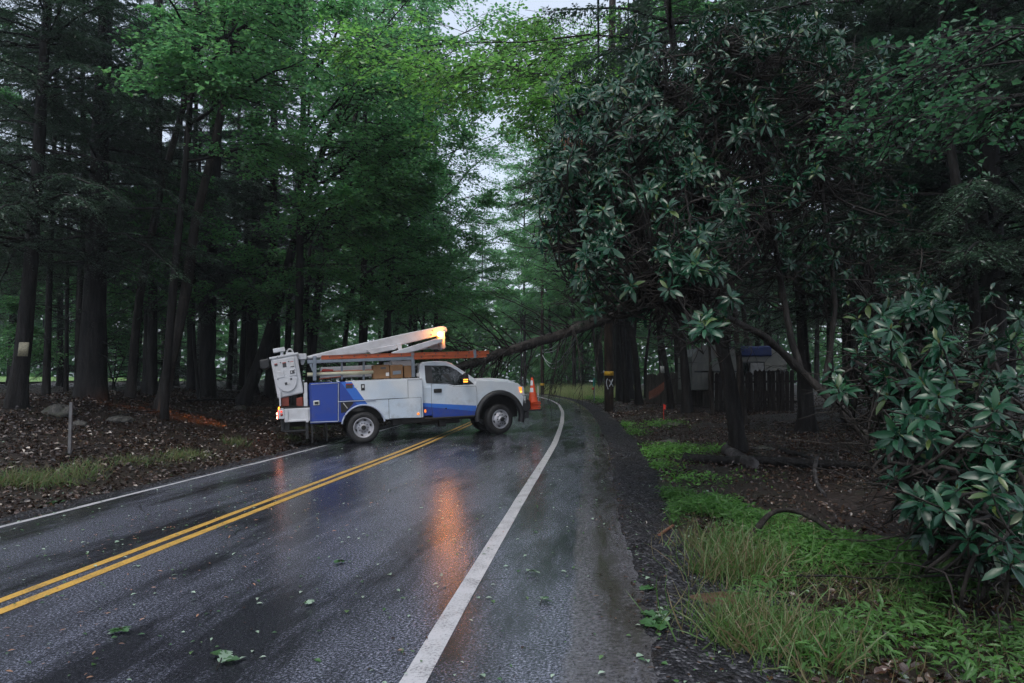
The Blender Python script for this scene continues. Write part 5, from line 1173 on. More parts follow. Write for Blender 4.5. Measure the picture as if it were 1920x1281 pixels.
# ------------------------------------------------------------------ the fallen tree across the road
rng = np.random.default_rng(540)
fp = np.array([at(1232, 566, 27.6), at(1137, 597, 27.0), at(1050, 628, 26.2), at(940, 662, 25.2), at(862, 689, 24.6), at(740, 722, 24.0), at(640, 738, 23.6)])
base = fp[0]; root = thing('fallen_tree', 'fallen conifer with bare upswept branches leaning across the road behind the truck', 'tree', base)
gw = G(); p = smooth_path(fp, 50); rr = np.linspace(.235, .11, 50) * (1 + .08 * rng.normal(size=50) * .5); V, F = tubes(p[None], rr[None], 14)
V = V + nrm(V - np.repeat(p, 14, 0)) * ((vnoise(V[:, 0] * 9, V[:, 2] * 9 + V[:, 1] * 3, 3) - .5) * .05)[:, None]; gw.add(V, F, 0, True); gw.add(V[:14], [list(range(14))]); gw.build('trunk', bark_mat('wet_fallen_bark', (.04, .035, .032), (.12, .105, .095)), root, base)
gb = G(); n = 150; t_ = rng.uniform(.1, .99, n) ** .8; i_ = (t_ * 49).astype(int); S = p[i_]; axis = nrm(p[-1] - p[0])
ang = rng.uniform(0, 6.28, n); s1 = nrm(np.cross(axis, UP)); s2 = np.cross(s1, axis)
D = nrm(axis * rng.uniform(.35, .9, (n, 1)) + s1 * np.cos(ang)[:, None] * .8 + s2 * np.sin(ang)[:, None])
L = rng.uniform(1.2, 4.4, n) * (1.1 - .4 * t_)
L = np.where(D[:, 2] < -.1, np.minimum(L, (S[:, 2] - zg(S[:, 0], S[:, 1]) - .25) / np.maximum(.1, -D[:, 2] + .35)), L); L = np.clip(L, .3, None)
P = curve_paths(S, D, L, 10, np.where(D[:, 2] < .1, .35, .28), .07); V, F = tubes(P, np.linspace(1, .2, 10)[None] * rng.uniform(.018, .036, (n, 1)), 5); gb.add(V, F, 0, True)
m = 7; tt = rng.uniform(.3, 1, (n, m)); B = on_path(P, tt).reshape(-1, 3); d2 = np.repeat(D, m, 0) + rng.normal(size=(n * m, 3)) * .45; d2[:, 2] -= .1; l2 = np.repeat(L, m) * rng.uniform(.12, .35, n * m)
V, F = tubes(curve_paths(B, nrm(d2), l2, 5, np.full(n * m, .3), .15), np.linspace(1, .4, 5)[None] * np.full((n * m, 1), .011), 3); gb.add(V, F, 0, False)
gb.build('branches', M_twig, root, base)
gl = G(); gx = G(); k = t_ > .55; needle_crown(gx, gl, S[k], D[k], L[k] * .9, 16, 10, .05, np.full(k.sum(), .25)); gl.build('sparse_needles', M_hem, root, base)

# ------------------------------------------------------------------ utility poles, wires
M_pole = bark_mat('creosoted_pole_wood', (.02, .015, .012), (.07, .045, .03))
pb = ground_hit(1142, 771); pole = thing('utility_pole', 'dark utility pole with a yellow band and a white painted cross beside the road', 'pole', pb)
hp = 18.5
pa = np.array([pb - [0, 0, .3], pb + [.02, 0, 6], at(1147, 120, pb[1]), at(1149, -60, pb[1])]); pr = smooth_path(pa, 30)
g = G(); V, F = tubes(pr[None], np.linspace(.2, .14, 30)[None], 20); g.add(V, F, 0, True); g.build('shaft', M_pole, pole, pb)
def pole_at(py): 
    z = at(1142, py, pb[1])[2]; return np.array([np.interp(z, pr[:, 2], pr[:, 0]), np.interp(z, pr[:, 2], pr[:, 1]), z]), np.interp(z, pr[:, 2], np.linspace(.2, .14, 30))
c, r_ = pole_at(700.5); g = G(); g.lathe([(r_ + .004, -.09), (r_ + .012, -.085), (r_ + .012, .085), (r_ + .004, .09)], 'z', c, 24); g.build('yellow_band', simple('yellow_marker_band', (.62, .36, .02), .45), pole, pb)
M_chalk = simple('white_spray_paint', (.5, .54, .6), .7, var=.35, scale=40)
def paint(pts, w=.022):
    g = G(); out = []
    for dx, py in pts:
        c, r_ = pole_at(py); th = math.asin(max(-.98, min(.98, dx / 1280 * pb[1] / r_))); out.append(c + np.array([math.sin(th) * (r_ + .006), -math.cos(th) * (r_ + .006), 0]))
    g.tube(smooth_path(out, 12), w, 5); return g
G_ = G()
for pts in ([(-1.0, 712), (2.2, 717), (6.5, 724.5)], [(6.3, 711), (3.4, 717.5), (-.6, 725)], [(-3.4, 710), (-5.2, 715), (-4.8, 722), (-2.5, 730)]): s_ = paint(pts, .02); G_.add(s_.V[0], s_.F[0]);
split(G_.build('painted_mark', M_chalk, pole, pb))
g = G(); c, r_ = pole_at(455); g.box((c[0] - 1.1, c[1] - r_ - .1, c[2] - .06), (c[0] + 1.1, c[1] - r_, c[2] + .06)); g.build('cross_arm', M_pole, pole, pb)
M_cable = simple('black_cable', (.012, .012, .013), .45); M_cablew = simple('pale_cable_jacket', (.42, .45, .46), .4, var=.1)
def cable(pts, r, m, label, n=40):
    g = G(); g.tube(smooth_path(pts, n), r, 6); o = g.build('overhead_cable' if m is M_cable else 'hanging_cable', m); return tag(o, label, 'cable')
for px, z0, lb in ((1123, 9.6, 'black overhead cable just left of the utility pole top'), (1180, 9.9, 'thin black overhead cable right of the utility pole top')):
    a = at(px, 300, pb[1]); a[2] = z0; u = (px - 960) / 1280; q = np.array([-8 * u, -8., 11.2]); m_ = (a + q) / 2; m_[2] -= .9
    cable([a, m_, q], .024 if px < 1150 else .014, M_cable, lb)
fpole = ground_hit(1017, 739, dmin=30); fpole = np.array([at(1017, 739, 62)[0], 62, float(zg(at(1017, 739, 62)[0], 62))])
fr_ = thing('utility_pole', 'thin far utility pole with a small yellow band beyond the road bend', 'pole', fpole); g = G(); g.lathe([(.17, -.3), (.13, 11)], 'z', fpole, 14); g.build('shaft', M_pole, fr_, fpole); c = fpole + [0, 0, at(1017, 721, 62)[2] - fpole[2]]; g = G(); g.lathe([(.175, -.1), (.185, -.09), (.185, .09), (.175, .1)], 'z', c, 16); g.build('yellow_band', simple('far_yellow_band', (.6, .36, .03), .5), fr_, fpole)
cable([at(1082, 628, 26.4), at(1070, 655, 30), at(1052, 684, 36), at(1037, 691, 44), at(1025, 681, 54), at(1017, 665, 62)], .028, M_cablew, 'pale cable sagging lowest in a deep loop under the fallen trunk')
cable([at(1080, 630, 26.5), at(1066, 655, 30), at(1048, 677, 36), at(1034, 682, 44), at(1024, 676, 54), at(1017, 667, 62)], .026, M_cablew, 'pale cable sagging just above the lowest loop under the trunk')
cable([at(1064, 633, 26.3), at(1050, 650, 32), at(1038, 658, 40), at(1026, 661, 52), at(1017, 660, 62)], .024, M_cablew, 'upper pale cable with a shallow sag under the fallen trunk')
cable([at(1059, 634, 26.2), at(1045, 646, 32), at(1032, 654, 42), at(1017, 657, 62)], .022, M_cablew, 'topmost pale cable running close below the fallen trunk')

# ------------------------------------------------------------------ fence, camper, net and small markers on the right
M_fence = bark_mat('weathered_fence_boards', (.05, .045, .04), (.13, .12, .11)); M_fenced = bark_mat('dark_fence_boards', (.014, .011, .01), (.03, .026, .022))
def board_fence(label, pts, m, hgt, seed):
    r = np.random.default_rng(seed); A, B = ground_hit(*pts[0]), ground_hit(*pts[1]); L = np.linalg.norm((B - A)[:2]); u = (B - A) / L; u[2] = 0; nn = np.array([-u[1], u[0], 0]); base = A
    root = thing('board_fence', label, 'fence', base); g = G(); k = int(L / .15)
    for i in range(k):
        c = A + u * (i * .15); zt_ = float(zg(c[0], c[1])) + hgt * (1 + r.normal() * .02); zb_ = float(zg(c[0], c[1])) - .2; w_ = .07; o_ = nn * (r.uniform(-.006, .006)); ln = r.normal() * .012
        V = [c + o_ + u * (s * w_ + (ln if zz > zb_ else 0)) + nn * t_ + [0, 0, zz - c[2]] for zz in (zb_, zt_) for s in (-1, 1) for t_ in (-.01, .01)]
        V += [c + o_ + u * ln + nn * t_ + [0, 0, zt_ + .08 - c[2]] for t_ in (-.01, .01)]
        g.add(np.array(V), [np.array([(0, 1, 3, 2), (0, 4, 5, 1), (2, 3, 7, 6), (4, 8, 9, 5), (6, 7, 9, 8)]), np.array([(0, 2, 6, 8, 4), (1, 5, 9, 7, 3)])])
    g.build('board_panel', m, root, base)
    for h_ in (.35, hgt - .35):
        g = G(); a, b = A + nn * .03 + [0, 0, h_], B + nn * .03 + [0, 0, h_]; a[2] = float(zg(A[0], A[1])) + h_; b[2] = float(zg(B[0], B[1])) + h_; g.tube([a, b], .04, 4); g.build('fence_rail', m, root, base)
    for i in range(0, k, 16):
        c = A + u * (i * .15) + nn * .08; c[2] = float(zg(c[0], c[1])); g = G(); g.box(c - [.05, .05, .3], c + [.05, .05, hgt - .1]); g.build('fence_post', m, root, base)
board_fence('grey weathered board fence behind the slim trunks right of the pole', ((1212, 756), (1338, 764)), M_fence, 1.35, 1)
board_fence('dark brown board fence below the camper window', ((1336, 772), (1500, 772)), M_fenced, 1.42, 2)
ca = at(1298, 760, 27); cb = at(1478, 760, 27); z0 = float(zg(cb[0], 27)) + .55
camper = thing('camper_trailer', 'white camper trailer with a dark window and a blue tarp, half hidden behind the fence', 'trailer', (ca[0], 27, z0 - .55))
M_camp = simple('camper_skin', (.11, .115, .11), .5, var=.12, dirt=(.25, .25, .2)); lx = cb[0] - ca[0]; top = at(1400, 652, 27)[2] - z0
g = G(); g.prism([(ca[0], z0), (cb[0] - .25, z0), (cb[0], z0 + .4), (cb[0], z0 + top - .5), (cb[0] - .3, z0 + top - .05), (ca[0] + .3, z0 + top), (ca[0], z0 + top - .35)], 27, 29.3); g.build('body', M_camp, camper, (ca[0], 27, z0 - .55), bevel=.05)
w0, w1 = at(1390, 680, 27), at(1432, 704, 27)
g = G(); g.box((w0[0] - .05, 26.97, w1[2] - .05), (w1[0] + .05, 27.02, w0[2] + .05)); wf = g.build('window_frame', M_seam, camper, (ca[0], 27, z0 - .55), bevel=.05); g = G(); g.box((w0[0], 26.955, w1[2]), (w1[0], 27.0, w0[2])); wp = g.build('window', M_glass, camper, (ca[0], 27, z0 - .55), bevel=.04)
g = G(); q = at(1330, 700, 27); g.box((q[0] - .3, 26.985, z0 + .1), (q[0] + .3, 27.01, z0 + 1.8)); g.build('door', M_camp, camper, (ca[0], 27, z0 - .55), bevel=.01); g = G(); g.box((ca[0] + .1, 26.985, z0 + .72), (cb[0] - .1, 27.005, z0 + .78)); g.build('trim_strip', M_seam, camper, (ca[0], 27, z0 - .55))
for xw in (.45, .6):
    g = G(); g.lathe([(.12, 0), (.3, .0), (.33, .05), (.33, .18), (.3, .22), (.1, .22)], 'y', (ca[0] + lx * xw, 27.1, z0 - .22), 24); g.build('wheel', M_rub, camper, (ca[0], 27, z0 - .55))
rng = np.random.default_rng(560)
a, b = at(1384, 650, 27), at(1436, 652, 27); xs = np.linspace(a[0] - .1, b[0] + .2, 30); vs = np.linspace(0, 1, 18); Xg, Vg = np.meshgrid(xs, vs); sag = (vnoise(Xg * 3, Vg * 4, 5) - .5) * .12
Yg = np.where(Vg < .35, 26.93, 26.93 + (Vg - .35) / .65 * 1.6) + sag * .3; Zg = z0 + top + .03 + np.where(Vg < .35, -(.35 - Vg) * 1.1, 0) + np.abs(sag)
i = (np.arange(17)[:, None] * 30 + np.arange(29)[None]).ravel(); g = G(); g.add(np.stack([Xg, Yg, Zg], -1), np.stack([i, i + 1, i + 31, i + 30], 1), 0, True); o = g.build('tarp', simple('blue_tarp', (.005, .018, .09), .6, var=.3)); o.modifiers.new('thickness', 'SOLIDIFY').thickness = .01; tag(o, 'crumpled blue tarp lying on the camper roof edge', 'tarp')
# orange safety net between trunks
a, b = at(1217, 735, 22), at(1245, 716, 22); n1, n2 = 26, 7; g = G()
for k in range(n1):
    t_ = k / (n1 - 1); c = a * (1 - t_) + b * t_; g.tube([c + [0, 0, -.0], c + [0, .02, -.24]], .005, 4, cap=False, smooth=False)
for k in range(n2):
    t_ = k / (n2 - 1); g.tube(smooth_path([a + [0, 0, -.24 * t_], (a + b) / 2 + [0, .03, -.24 * t_ - .07], b + [0, 0, -.24 * t_]], 12), .006, 4, cap=False, smooth=False)
tag(g.build('safety_net', simple('orange_plastic_net', (.12, .035, .018), .8)), 'torn orange plastic safety net strung before the grey fence', 'net')
c = at(1244, 744, 21.5); c[2] = float(zg(c[0], c[1])); g = G(); g.tube([c, c + [0, 0, .5]], .008, 5); V = np.array([[0, 0, .5], [.07, 0, .48], [.06, .01, .33], [0, 0, .36]]) + c; g.add(V, [[0, 1, 2, 3]]); tag(g.build('marker_flag', simple('red_flag', (.7, .05, .03), .5)), 'small red marker flag on a wire below the orange net', 'flag')
# green delineator with a red reflector on the right roadside
d_ = 40; c = at(1114, 728, d_); gz = float(zg(c[0], d_)); mk = thing('road_marker', 'slim teal road marker post with a red reflector beyond the pole', 'marker', (c[0], d_, gz)); t_ = at(1114, 709, d_); g = G(); g.box((c[0] - .035, d_ - .012, gz - .1), (c[0] + .035, d_ + .012, t_[2] + .02)); g.build('post', M_steel, mk, (c[0], d_, gz)); m_ = at(1114, 724, d_)
g = G(); g.box((c[0] - .07, d_ - .02, m_[2]), (c[0] + .07, d_ - .013, t_[2])); g.build('sign_plate', simple('teal_plate', (.02, .32, .24), .4), mk, (c[0], d_, gz)); g = G(); q = at(1112, 729, d_); g.lathe([(.0, -.01), (.07, -.01), (.07, 0)], 'y', (q[0], d_ - .014, q[2]), 14); g.build('reflector', simple('red_reflector', (.6, .03, .03), .3), mk, (c[0], d_, gz))
c = at(1009, 741, 58); c[2] = float(zg(c[0], 58)); g = G(); g.lathe([(.05, -.1), (.05, .75), (.035, .8), (.001, .8)], 'z', c, 12); tag(g.build('marker_post', M_decal_w), 'short white marker post in the grass at the far road bend', 'post')
# paper notice on the left hemlock, placard on a right trunk
def notice(px, py, pxr, w, h, d, label, m, name, tilt_=.08):
    c = at(px, py, d); g = G(); V = []
    for iz in (0, 1):
        for k in range(7):
            th = (k / 6 - .5) * w / .22; V.append((.26 * math.sin(th) + (iz - .5) * tilt_ * h, -.26 * math.cos(th) + .26, (iz - .5) * h))
    g.add(np.array(V) + c, [[k, k + 1, k + 8, k + 7] for k in range(6)], 0, True); o = g.build(name, m); o.modifiers.new('thickness', 'SOLIDIFY').thickness = .006; return tag(o, label, 'sign')
t = NT('aged_paper'); n_ = t.noise(20, 5, .7, stretch=(1, 1, 2.5)); t.set(Base_Color=t.ramp(n_, [(.36, (.09, .08, .055)), (.46, (.24, .22, .15)), (.7, (.32, .3, .2))]), Roughness=.6)
z_ = at(42, 655, P1[0][1])[2]; cx_ = np.interp(z_, smooth_path(P1, 60)[:, 2], smooth_path(P1, 60)[:, 0]); cy_ = np.interp(z_, smooth_path(P1, 60)[:, 2], smooth_path(P1, 60)[:, 1])
notice(42, 655, 0, .22, .34, cy_ - r_1 - .06, 'faded paper notice wrapped on the leftmost large trunk', t.m, 'paper_notice')
q = ground_hit(1260, 767); notice(1242, 693, 0, .13, .26, q[1] - .27, 'small pale blank placard on the leaning trunk before the fence', simple('pale_placard', (.3, .32, .3), .5), 'placard', -.05)

# ------------------------------------------------------------------ rocks, logs, sticks, the metal post
M_rock = bark_mat('mossy_rock', (.07, .068, .062), (.17, .16, .14), (.05, .065, .03), .52)
def rock(px, py, sx, sy, sz, seed, label):
    c = ground_hit(px, py); n1, n2 = 18, 28; th = np.linspace(.02, math.pi - .02, n1); ph = np.linspace(0, 2 * math.pi, n2, endpoint=False); T_, P_ = np.meshgrid(th, ph, indexing='ij')
    r_ = 1 + (vnoise(np.cos(P_) * 1.6 + 5 + seed, np.sin(P_) * 1.6 + T_ * 2, seed) - .5) * .55 + (vnoise(np.cos(P_) * 4 + 9, np.sin(P_) * 4 + T_ * 5, seed) - .5) * .2
    V = np.stack([sx * r_ * np.sin(T_) * np.cos(P_), sy * r_ * np.sin(T_) * np.sin(P_), sz * r_ * np.cos(T_)], -1).reshape(-1, 3) + c + [0, 0, sz * .35]
    i = np.arange(n2); j = (i + 1) % n2; F = np.concatenate([np.stack([s * n2 + i, (s + 1) * n2 + i, (s + 1) * n2 + j, s * n2 + j], 1) for s in range(n1 - 1)])
    g = G(); g.add(V, F, 0, True); tag(g.build('rock', M_rock), label, 'rock')
rock(107, 780, .38, .26, .2, 1, 'pale boulder on the left bank left of the metal post'); rock(225, 790, .3, .24, .1, 2, 'flat low stone in the leaves right of the metal post')
rock(450, 768, .24, .2, .1, 3, 'small stone at the foot of the curving maple'); rock(150, 800, .16, .14, .1, 4, 'small pale stone just behind the metal post')
rock(1258, 832, .22, .14, .07, 5, 'flat pale stone in the weeds before the large right trunk'); rock(1262, 800, .26, .16, .08, 6, 'grey stone half buried in leaves, nearer the fence'); rock(1430, 845, .2, .12, .06, 7, 'small pale stone right of the large dark trunk')
c = ground_hit(131, 852); g = G(); t_ = at(131, 754, c[1]); g.box(c - [.022, .018, .2], np.array([c[0] + .022, c[1] + .018, t_[2]])); g.box(c + [-.035, -.018, -.2], np.array([c[0] - .022, c[1] - .012, t_[2] - .01])); tag(g.build('metal_post', simple('dull_steel_post', (.16, .16, .165), .5, metal=.5, dirt=(.08, .05, .035)), bevel=.003), 'bare steel post standing in the left leaf bank', 'post')
def log(pts, r0, r1, label, m=None, lift=.7, name='log', n=22, seed=0, sides=12):
    P = []
    for q in pts:
        h = ground_hit(q[0], q[1]); h[2] += (q[2] if len(q) > 2 else r0 * lift); P.append(h)
    p = smooth_path(P, n); r = np.linspace(r0, r1, n); rr_ = np.random.default_rng(seed); r = r * (1 + rr_.normal(size=n) * .05); V, F = tubes(p[None], r[None], sides)
    V = V + nrm(V - np.repeat(p, sides, 0)) * ((vnoise(V[:, 0] * 12, V[:, 1] * 12 + V[:, 2] * 8, seed) - .5) * r0 * .35)[:, None]
    g = G(); g.add(V, F, 0, True); g.add(V[:sides], [list(range(sides))]); g.add(V[-sides:], [list(range(sides))[::-1]]); return tag(g.build(name, m or M_bark), label, 'log' if r0 > .05 else 'branch')
M_wet = bark_mat('wet_log_bark', (.04, .036, .036), (.13, .125, .125)); M_wet.node_tree.nodes['Principled BSDF'].inputs['Roughness'].default_value = .3
log([(1362, 852), (1385, 866), (1412, 880)], .1, .095, 'short thick wet log lying at the foot of the large dark trunk', M_wet, seed=2)
log([(1285, 866), (1360, 872), (1450, 874), (1560, 880), (1640, 884)], .09, .06, 'long dark log lying across the leaves behind the stiltgrass', M_bark, seed=3)
log([(1462, 848), (1500, 858), (1556, 876)], .055, .03, 'dark slanting branch right of the short wet log', M_bark, name='branch', seed=4)
log([(1532, 884, .2), (1528, 900, .12), (1534, 918, .05), (1548, 934, .03)], .028, .022, 'upright crooked grey stick in the dark leaves', M_wet, name='branch', seed=5)
log([(1398, 1032, .02), (1420, 1018, .12), (1450, 1004, .2), (1490, 1000, .2), (1540, 1016, .16), (1592, 1042, .04)], .03, .016, 'arched bare branch lying over the stiltgrass', M_twig, name='branch', seed=6)
log([(1345, 930, .05), (1380, 950, .1), (1430, 966, .03)], .012, .006, 'thin dark twig arching at the back of the stiltgrass', M_twig, name='branch', seed=7)
log([(1236, 1008, .02), (1262, 992, .03)], .016, .012, 'short reddish stick on the gravel edge', simple('reddish_stick', (.14, .06, .035), .6), name='branch', seed=8)
log([(1218, 740, .3), (1225, 733, .9)], .03, .025, 'pale bare pole leaning between the slim trunks by the net', simple('pale_wood', (.25, .2, .14), .6), name='branch', seed=9)
log([(1150, 905), (1175, 893)], .012, .01, 'thin stick on the gravel shoulder', M_twig, name='branch', seed=10)
for i, (a, b, lb) in enumerate((((205, 785), (345, 772), 'pale fallen stick near the foot of the curved trunk'), ((330, 770), (420, 790), 'orange lit stick on the left leaf bank'), ((60, 800), (20, 815), 'short stick near the left edge of the leaf bank'), ((345, 756), (450, 752), 'dark log lying behind the curved trunk'))):
    log([(*a, .05), ((a[0] + b[0]) / 2, (a[1] + b[1]) / 2, .1), (*b, .04)], .05 if i == 3 else .018, .03 if i == 3 else .01, lb, M_bark if i == 3 else M_bark_m, name='log' if i == 3 else 'branch', seed=20 + i)

# ------------------------------------------------------------------ leaf litter, twigs, grass, weeds: nobody could count these
rng = np.random.default_rng(600)
def scatter_ground(n, l0, l1, y0, y1, power=1.0):
    y = y0 + (y1 - y0) * rng.uniform(0, 1, n) ** power; l = rng.uniform(l0, l1, n); x = xy_of(l, y); return np.stack([x, y, zg(x, y)], 1)
g = G()
for l0, l1, y0, y1, n, s in ((-18, -6.5, 5, 32, 70000, .095), (-30, -16, 12, 45, 16000, .09), (1.8, 10, 2.5, 26, 60000, .065), (10, 24, 8, 40, 14000, .09), (1.8, 5, 24, 44, 7000, .09)):
    P = scatter_ground(n, l0, l1, y0, y1, 1.25)
    k = vnoise(P[:, 0] * 1.3, P[:, 1] * 1.3, 44) + rng.uniform(-.3, .3, n) > .22; P = P[k]; n = len(P); P[:, 2] += rng.uniform(.002, .045, n)
    sz = s * rng.uniform(.4, 1.15, n); D = rdir(n) * np.array([1, 1, .3]); Nn = nrm(UP + rng.normal(size=(n, 3)) * .5); nr = P[:, 1] < 10
    V, F = quads(P[~nr], D[~nr], Nn[~nr], sz[~nr], sz[~nr] * .62, .3); g.add(V, F)
    if nr.any(): V, F = shapes(P[nr], D[nr], Nn[nr], sz[nr], sz[nr] * rng.uniform(.18, .34, nr.sum()), [(0, .1, 0), (.2, .7, .05), (.5, 1, .03), (.8, .55, -.03), (1, .04, .06)]); g.add(V, F)
for l0, l1, y0, y1, n, s in ((.82, 1.7, 2.5, 24, 2600, .03), (1.1, 1.9, 2.5, 16, 1300, .045), (-6.9, -6.0, 7, 26, 1800, .05), (-3.6, .8, 3, 26, 900, .028), (.6, 1.3, 22, 48, 900, .06)):
    P = scatter_ground(n, l0, l1, y0, y1, 1.2); k = vnoise(P[:, 0] * 2.1, P[:, 1] * .9, 46) + rng.uniform(-.3, .3, n) > .45; P = P[k]; n = len(P); P[:, 2] += rng.uniform(.006, .02, n)
    sz = s * rng.uniform(.4, 1.3, n); V, F = shapes(P, rdir(n) * np.array([1, 1, .1]), nrm(UP + rng.normal(size=(n, 3)) * .2), sz, sz * rng.uniform(.12, .34, n), [(0, .1, 0), (.25, .8, .03), (.6, 1, .02), (1, .05, -.05)]); g.add(V, F)
tag(g.build('leaf_litter', M_lit), 'wet brown fallen leaves covering the forest floor', 'leaves', kind='stuff')
g = G(); P = np.concatenate([scatter_ground(420, -17, -6.6, 7, 32), scatter_ground(520, 2, 11, 3.5, 28)]); n = len(P); P[:, 2] += .03
Q = curve_paths(P, nrm(rdir(n) * np.array([1, 1, .12])), rng.uniform(.25, 1.1, n), 7, np.full(n, .02), .12); V, F = tubes(Q, np.linspace(1, .4, 7)[None] * rng.uniform(.003, .011, (n, 1)), 4); g.add(V, F, 0, True)
tag(g.build('twig_litter', M_bark_m), 'thin broken twigs scattered over the leaf litter', 'twigs', kind='stuff')
# green leaves and bark chips blown over the road and the gravel
for nm, m, n, s, lb in (('fallen_leaves', M_greenleaf, 1400, .036, 'torn green leaves blown over the wet road'), ('fallen_leaves', M_paleleaf, 900, .042, 'pale upturned leaves scattered on road, gravel and leaf bank'), ('bark_chips', leaf_mat('bark_chip', [(.2, .1, .05), (.3, .16, .09), (.12, .06, .035)], 0, .6), 800, .04, 'orange brown bark chips strewn along the yellow lines')):
    if nm == 'bark_chips': P = scatter_ground(n, -4.6, -1.6, 3, 20, 1.2)
    else: P = np.concatenate([scatter_ground(n, -6, 2.2, 2.4, 24, 1.3), scatter_ground(n // 2, 1.2, 2.4, 2.5, 9, 1.2), scatter_ground(n // 3, -11, -6.4, 7, 20)])
    k = len(P); P[:, 2] += .012; sz = s * rng.uniform(.4, 1.2, k); V, F = shapes(P, rdir(k) * np.array([1, 1, .1]), nrm(UP + rng.normal(size=(k, 3)) * .16), sz, sz * (.16 if nm == 'bark_chips' else rng.uniform(.2, .42, k)), [(0, .1, 0), (.25, .7, .03), (.55, 1, .02), (.8, .5, -.02), (1, .05, -.1)])
    g = G(); g.add(V, F, 0, False); tag(g.build(nm, m), lb, 'leaves' if nm != 'bark_chips' else 'bark chips', kind='stuff')
# lobed green sprigs lying on the road
def sprig(px, py, s, seed, label, dark):
    s *= .78; r = np.random.default_rng(seed); c = ground_hit(px, py) + [0, 0, .012]; base = c; root = thing('fallen_sprig', label, 'sprig', c, 'leafy sprigs blown onto the road'); k = int(r.integers(5, 9)); a0 = r.uniform(0, 6.28)
    g = G(); g.tube(smooth_path([c, c + [s * .5 * math.cos(a0), s * .5 * math.sin(a0), .03], c + [s * math.cos(a0 + .2), s * math.sin(a0 + .2), .015]], 8), .003, 5); g.build('stem', M_twig, root, base)
    for j in range(k):
        t_ = r.uniform(.2, 1); p = c + np.array([s * t_ * math.cos(a0), s * t_ * math.sin(a0), .02]); a = a0 + r.normal() * .9; L = s * r.uniform(.5, .9); n_ = 17
        tt = np.linspace(0, 1, n_); hw = (.13 + .3 * np.sin(tt * math.pi) ** .8) * (.5 + .5 * np.abs(np.sin(tt * 9.5 + .6))) * L * .85; hw[0] = hw[-1] = .004
        d_ = np.array([math.cos(a), math.sin(a), 0]); s_ = np.array([-d_[1], d_[0], 0]); up_ = UP * r.uniform(.05, .2); tiltv = r.normal() * .25
        V = []
        for t2, h2 in zip(tt, hw):
            m_ = p + d_ * L * t2 + up_ * L * t2 * (1 - t2); V += [m_ - s_ * h2 + UP * h2 * (.25 + tiltv), m_, m_ + s_ * h2 + UP * h2 * (.25 - tiltv)]
        b = np.arange(n_ - 1) * 3; F = np.concatenate([np.stack([b, b + 1, b + 4, b + 3], 1), np.stack([b + 1, b + 2, b + 5, b + 4], 1)])
        g = G(); g.add(V, F, 0, False); g.build('leaf', M_greenleaf if (dark or j % 3 == 0) else M_paleleaf, root, base)
for i, (px, py, s, lb, dk) in enumerate(((405, 1262, .17, 'pale oak sprig lying at the bottom edge of the road', 0), (1190, 1172, .2, 'dark green leafy sprig at the gravel edge', 1), (1012, 1140, .12, 'pale lobed leaves on the right shoulder asphalt', 0), (640, 1056, .1, 'small green leaf pair in the middle of the right lane', 1), (222, 1186, .1, 'green leaf pair on the near left part of the lane', 1),
                                (565, 1140, .08, 'small pale leaf pair left of the orange reflection', 0), (1262, 1170, .16, 'pale torn sprig on the gravel right of the dark one', 0), (1230, 1108, .1, 'small green sprig on the gravel beside the wet gutter', 1), (985, 1080, .09, 'small grey green leaf right of the white line', 0), (118, 945, .16, 'green sprig lying on the left edge line', 1), (1525, 1230, .13, 'pale torn leaves on the grass at the bottom right', 0), (1355, 1047, .12, 'pale leaves in the grass left of the arched branch', 0))):
    sprig(px, py, s, 700 + i, lb, dk)

BL = [(0, .9, 0), (.35, 1., -.02), (.7, .7, -.14), (1., .05, -.42)]
def blades(P, L, W, lean=.35):
    n = len(P); D = nrm(UP + rng.normal(size=(n, 3)) * lean * np.array([1, 1, .2])); H = rdir(n) * np.array([1, 1, .1]); return shapes(P - [0, 0, .01], D, nrm(np.cross(D, np.cross(H, D))), L, W, BL)
def lit_region(n):
    """the green patch at the lower right: between the gravel and the shaded leaves"""
    y = rng.uniform(2.2, 8.3, n * 3); x = rng.uniform(1.2, 6.2, n * 3); l = lat_of(x, y)
    k = (l > 1.74 + (vnoise(y * 1.5, y * 0, 71) - .5) * .5) & (x < 2.05 + (8.2 - y) * .43 + (vnoise(x * 2, y * 2, 72) - .5) * .5); x, y = x[k][:n], y[k][:n]
    return np.stack([x, y, zg(x, y)], 1)
g = G(); P = lit_region(42000); edge = (P[:, 0] - (2.05 + (8.2 - P[:, 1]) * .43)); w = np.clip(1.25 + edge * .75, .3, 1) * (vnoise(P[:, 0] * 2.2, P[:, 1] * 2.2, 73) + .4 * vnoise(P[:, 0] * 7, P[:, 1] * 7, 75) > .62)
P = P[rng.uniform(size=len(P)) < w]; n = len(P); P = P + rng.normal(size=(n, 3)) * np.array([.02, .02, 0]); P[:, 2] += rng.uniform(.02, .13, n); sz = rng.uniform(.045, .09, n)
V, F = shapes(P, nrm(rdir(n) * np.array([1, 1, .25])), nrm(UP + rng.normal(size=(n, 3)) * .35), sz, sz * .13, [(0, .3, 0), (.3, 1, .04), (.7, .7, 0), (1, .05, -.12)]); g.add(V, F)
Pg = P[::6].copy(); Pg[:, 2] = zg(Pg[:, 0], Pg[:, 1]); V, F = blades(Pg, np.full(len(Pg), .12), np.full(len(Pg), .0015), .2); g.add(V, F)
tag(g.build('stiltgrass', M_stilt), 'bright green stiltgrass carpet along the dark leaves at lower right', 'grass', kind='stuff')
g = G(); P = lit_region(8000); w = np.clip(vnoise(P[:, 0] * 1.7, P[:, 1] * 1.7, 74) * 1.9 - .45, .12, 1) * np.clip(1.2 - np.clip(P[:, 1] - 5, 0, 9) * .25, .1, 1); P = P[rng.uniform(size=len(P)) < w]; n = len(P)
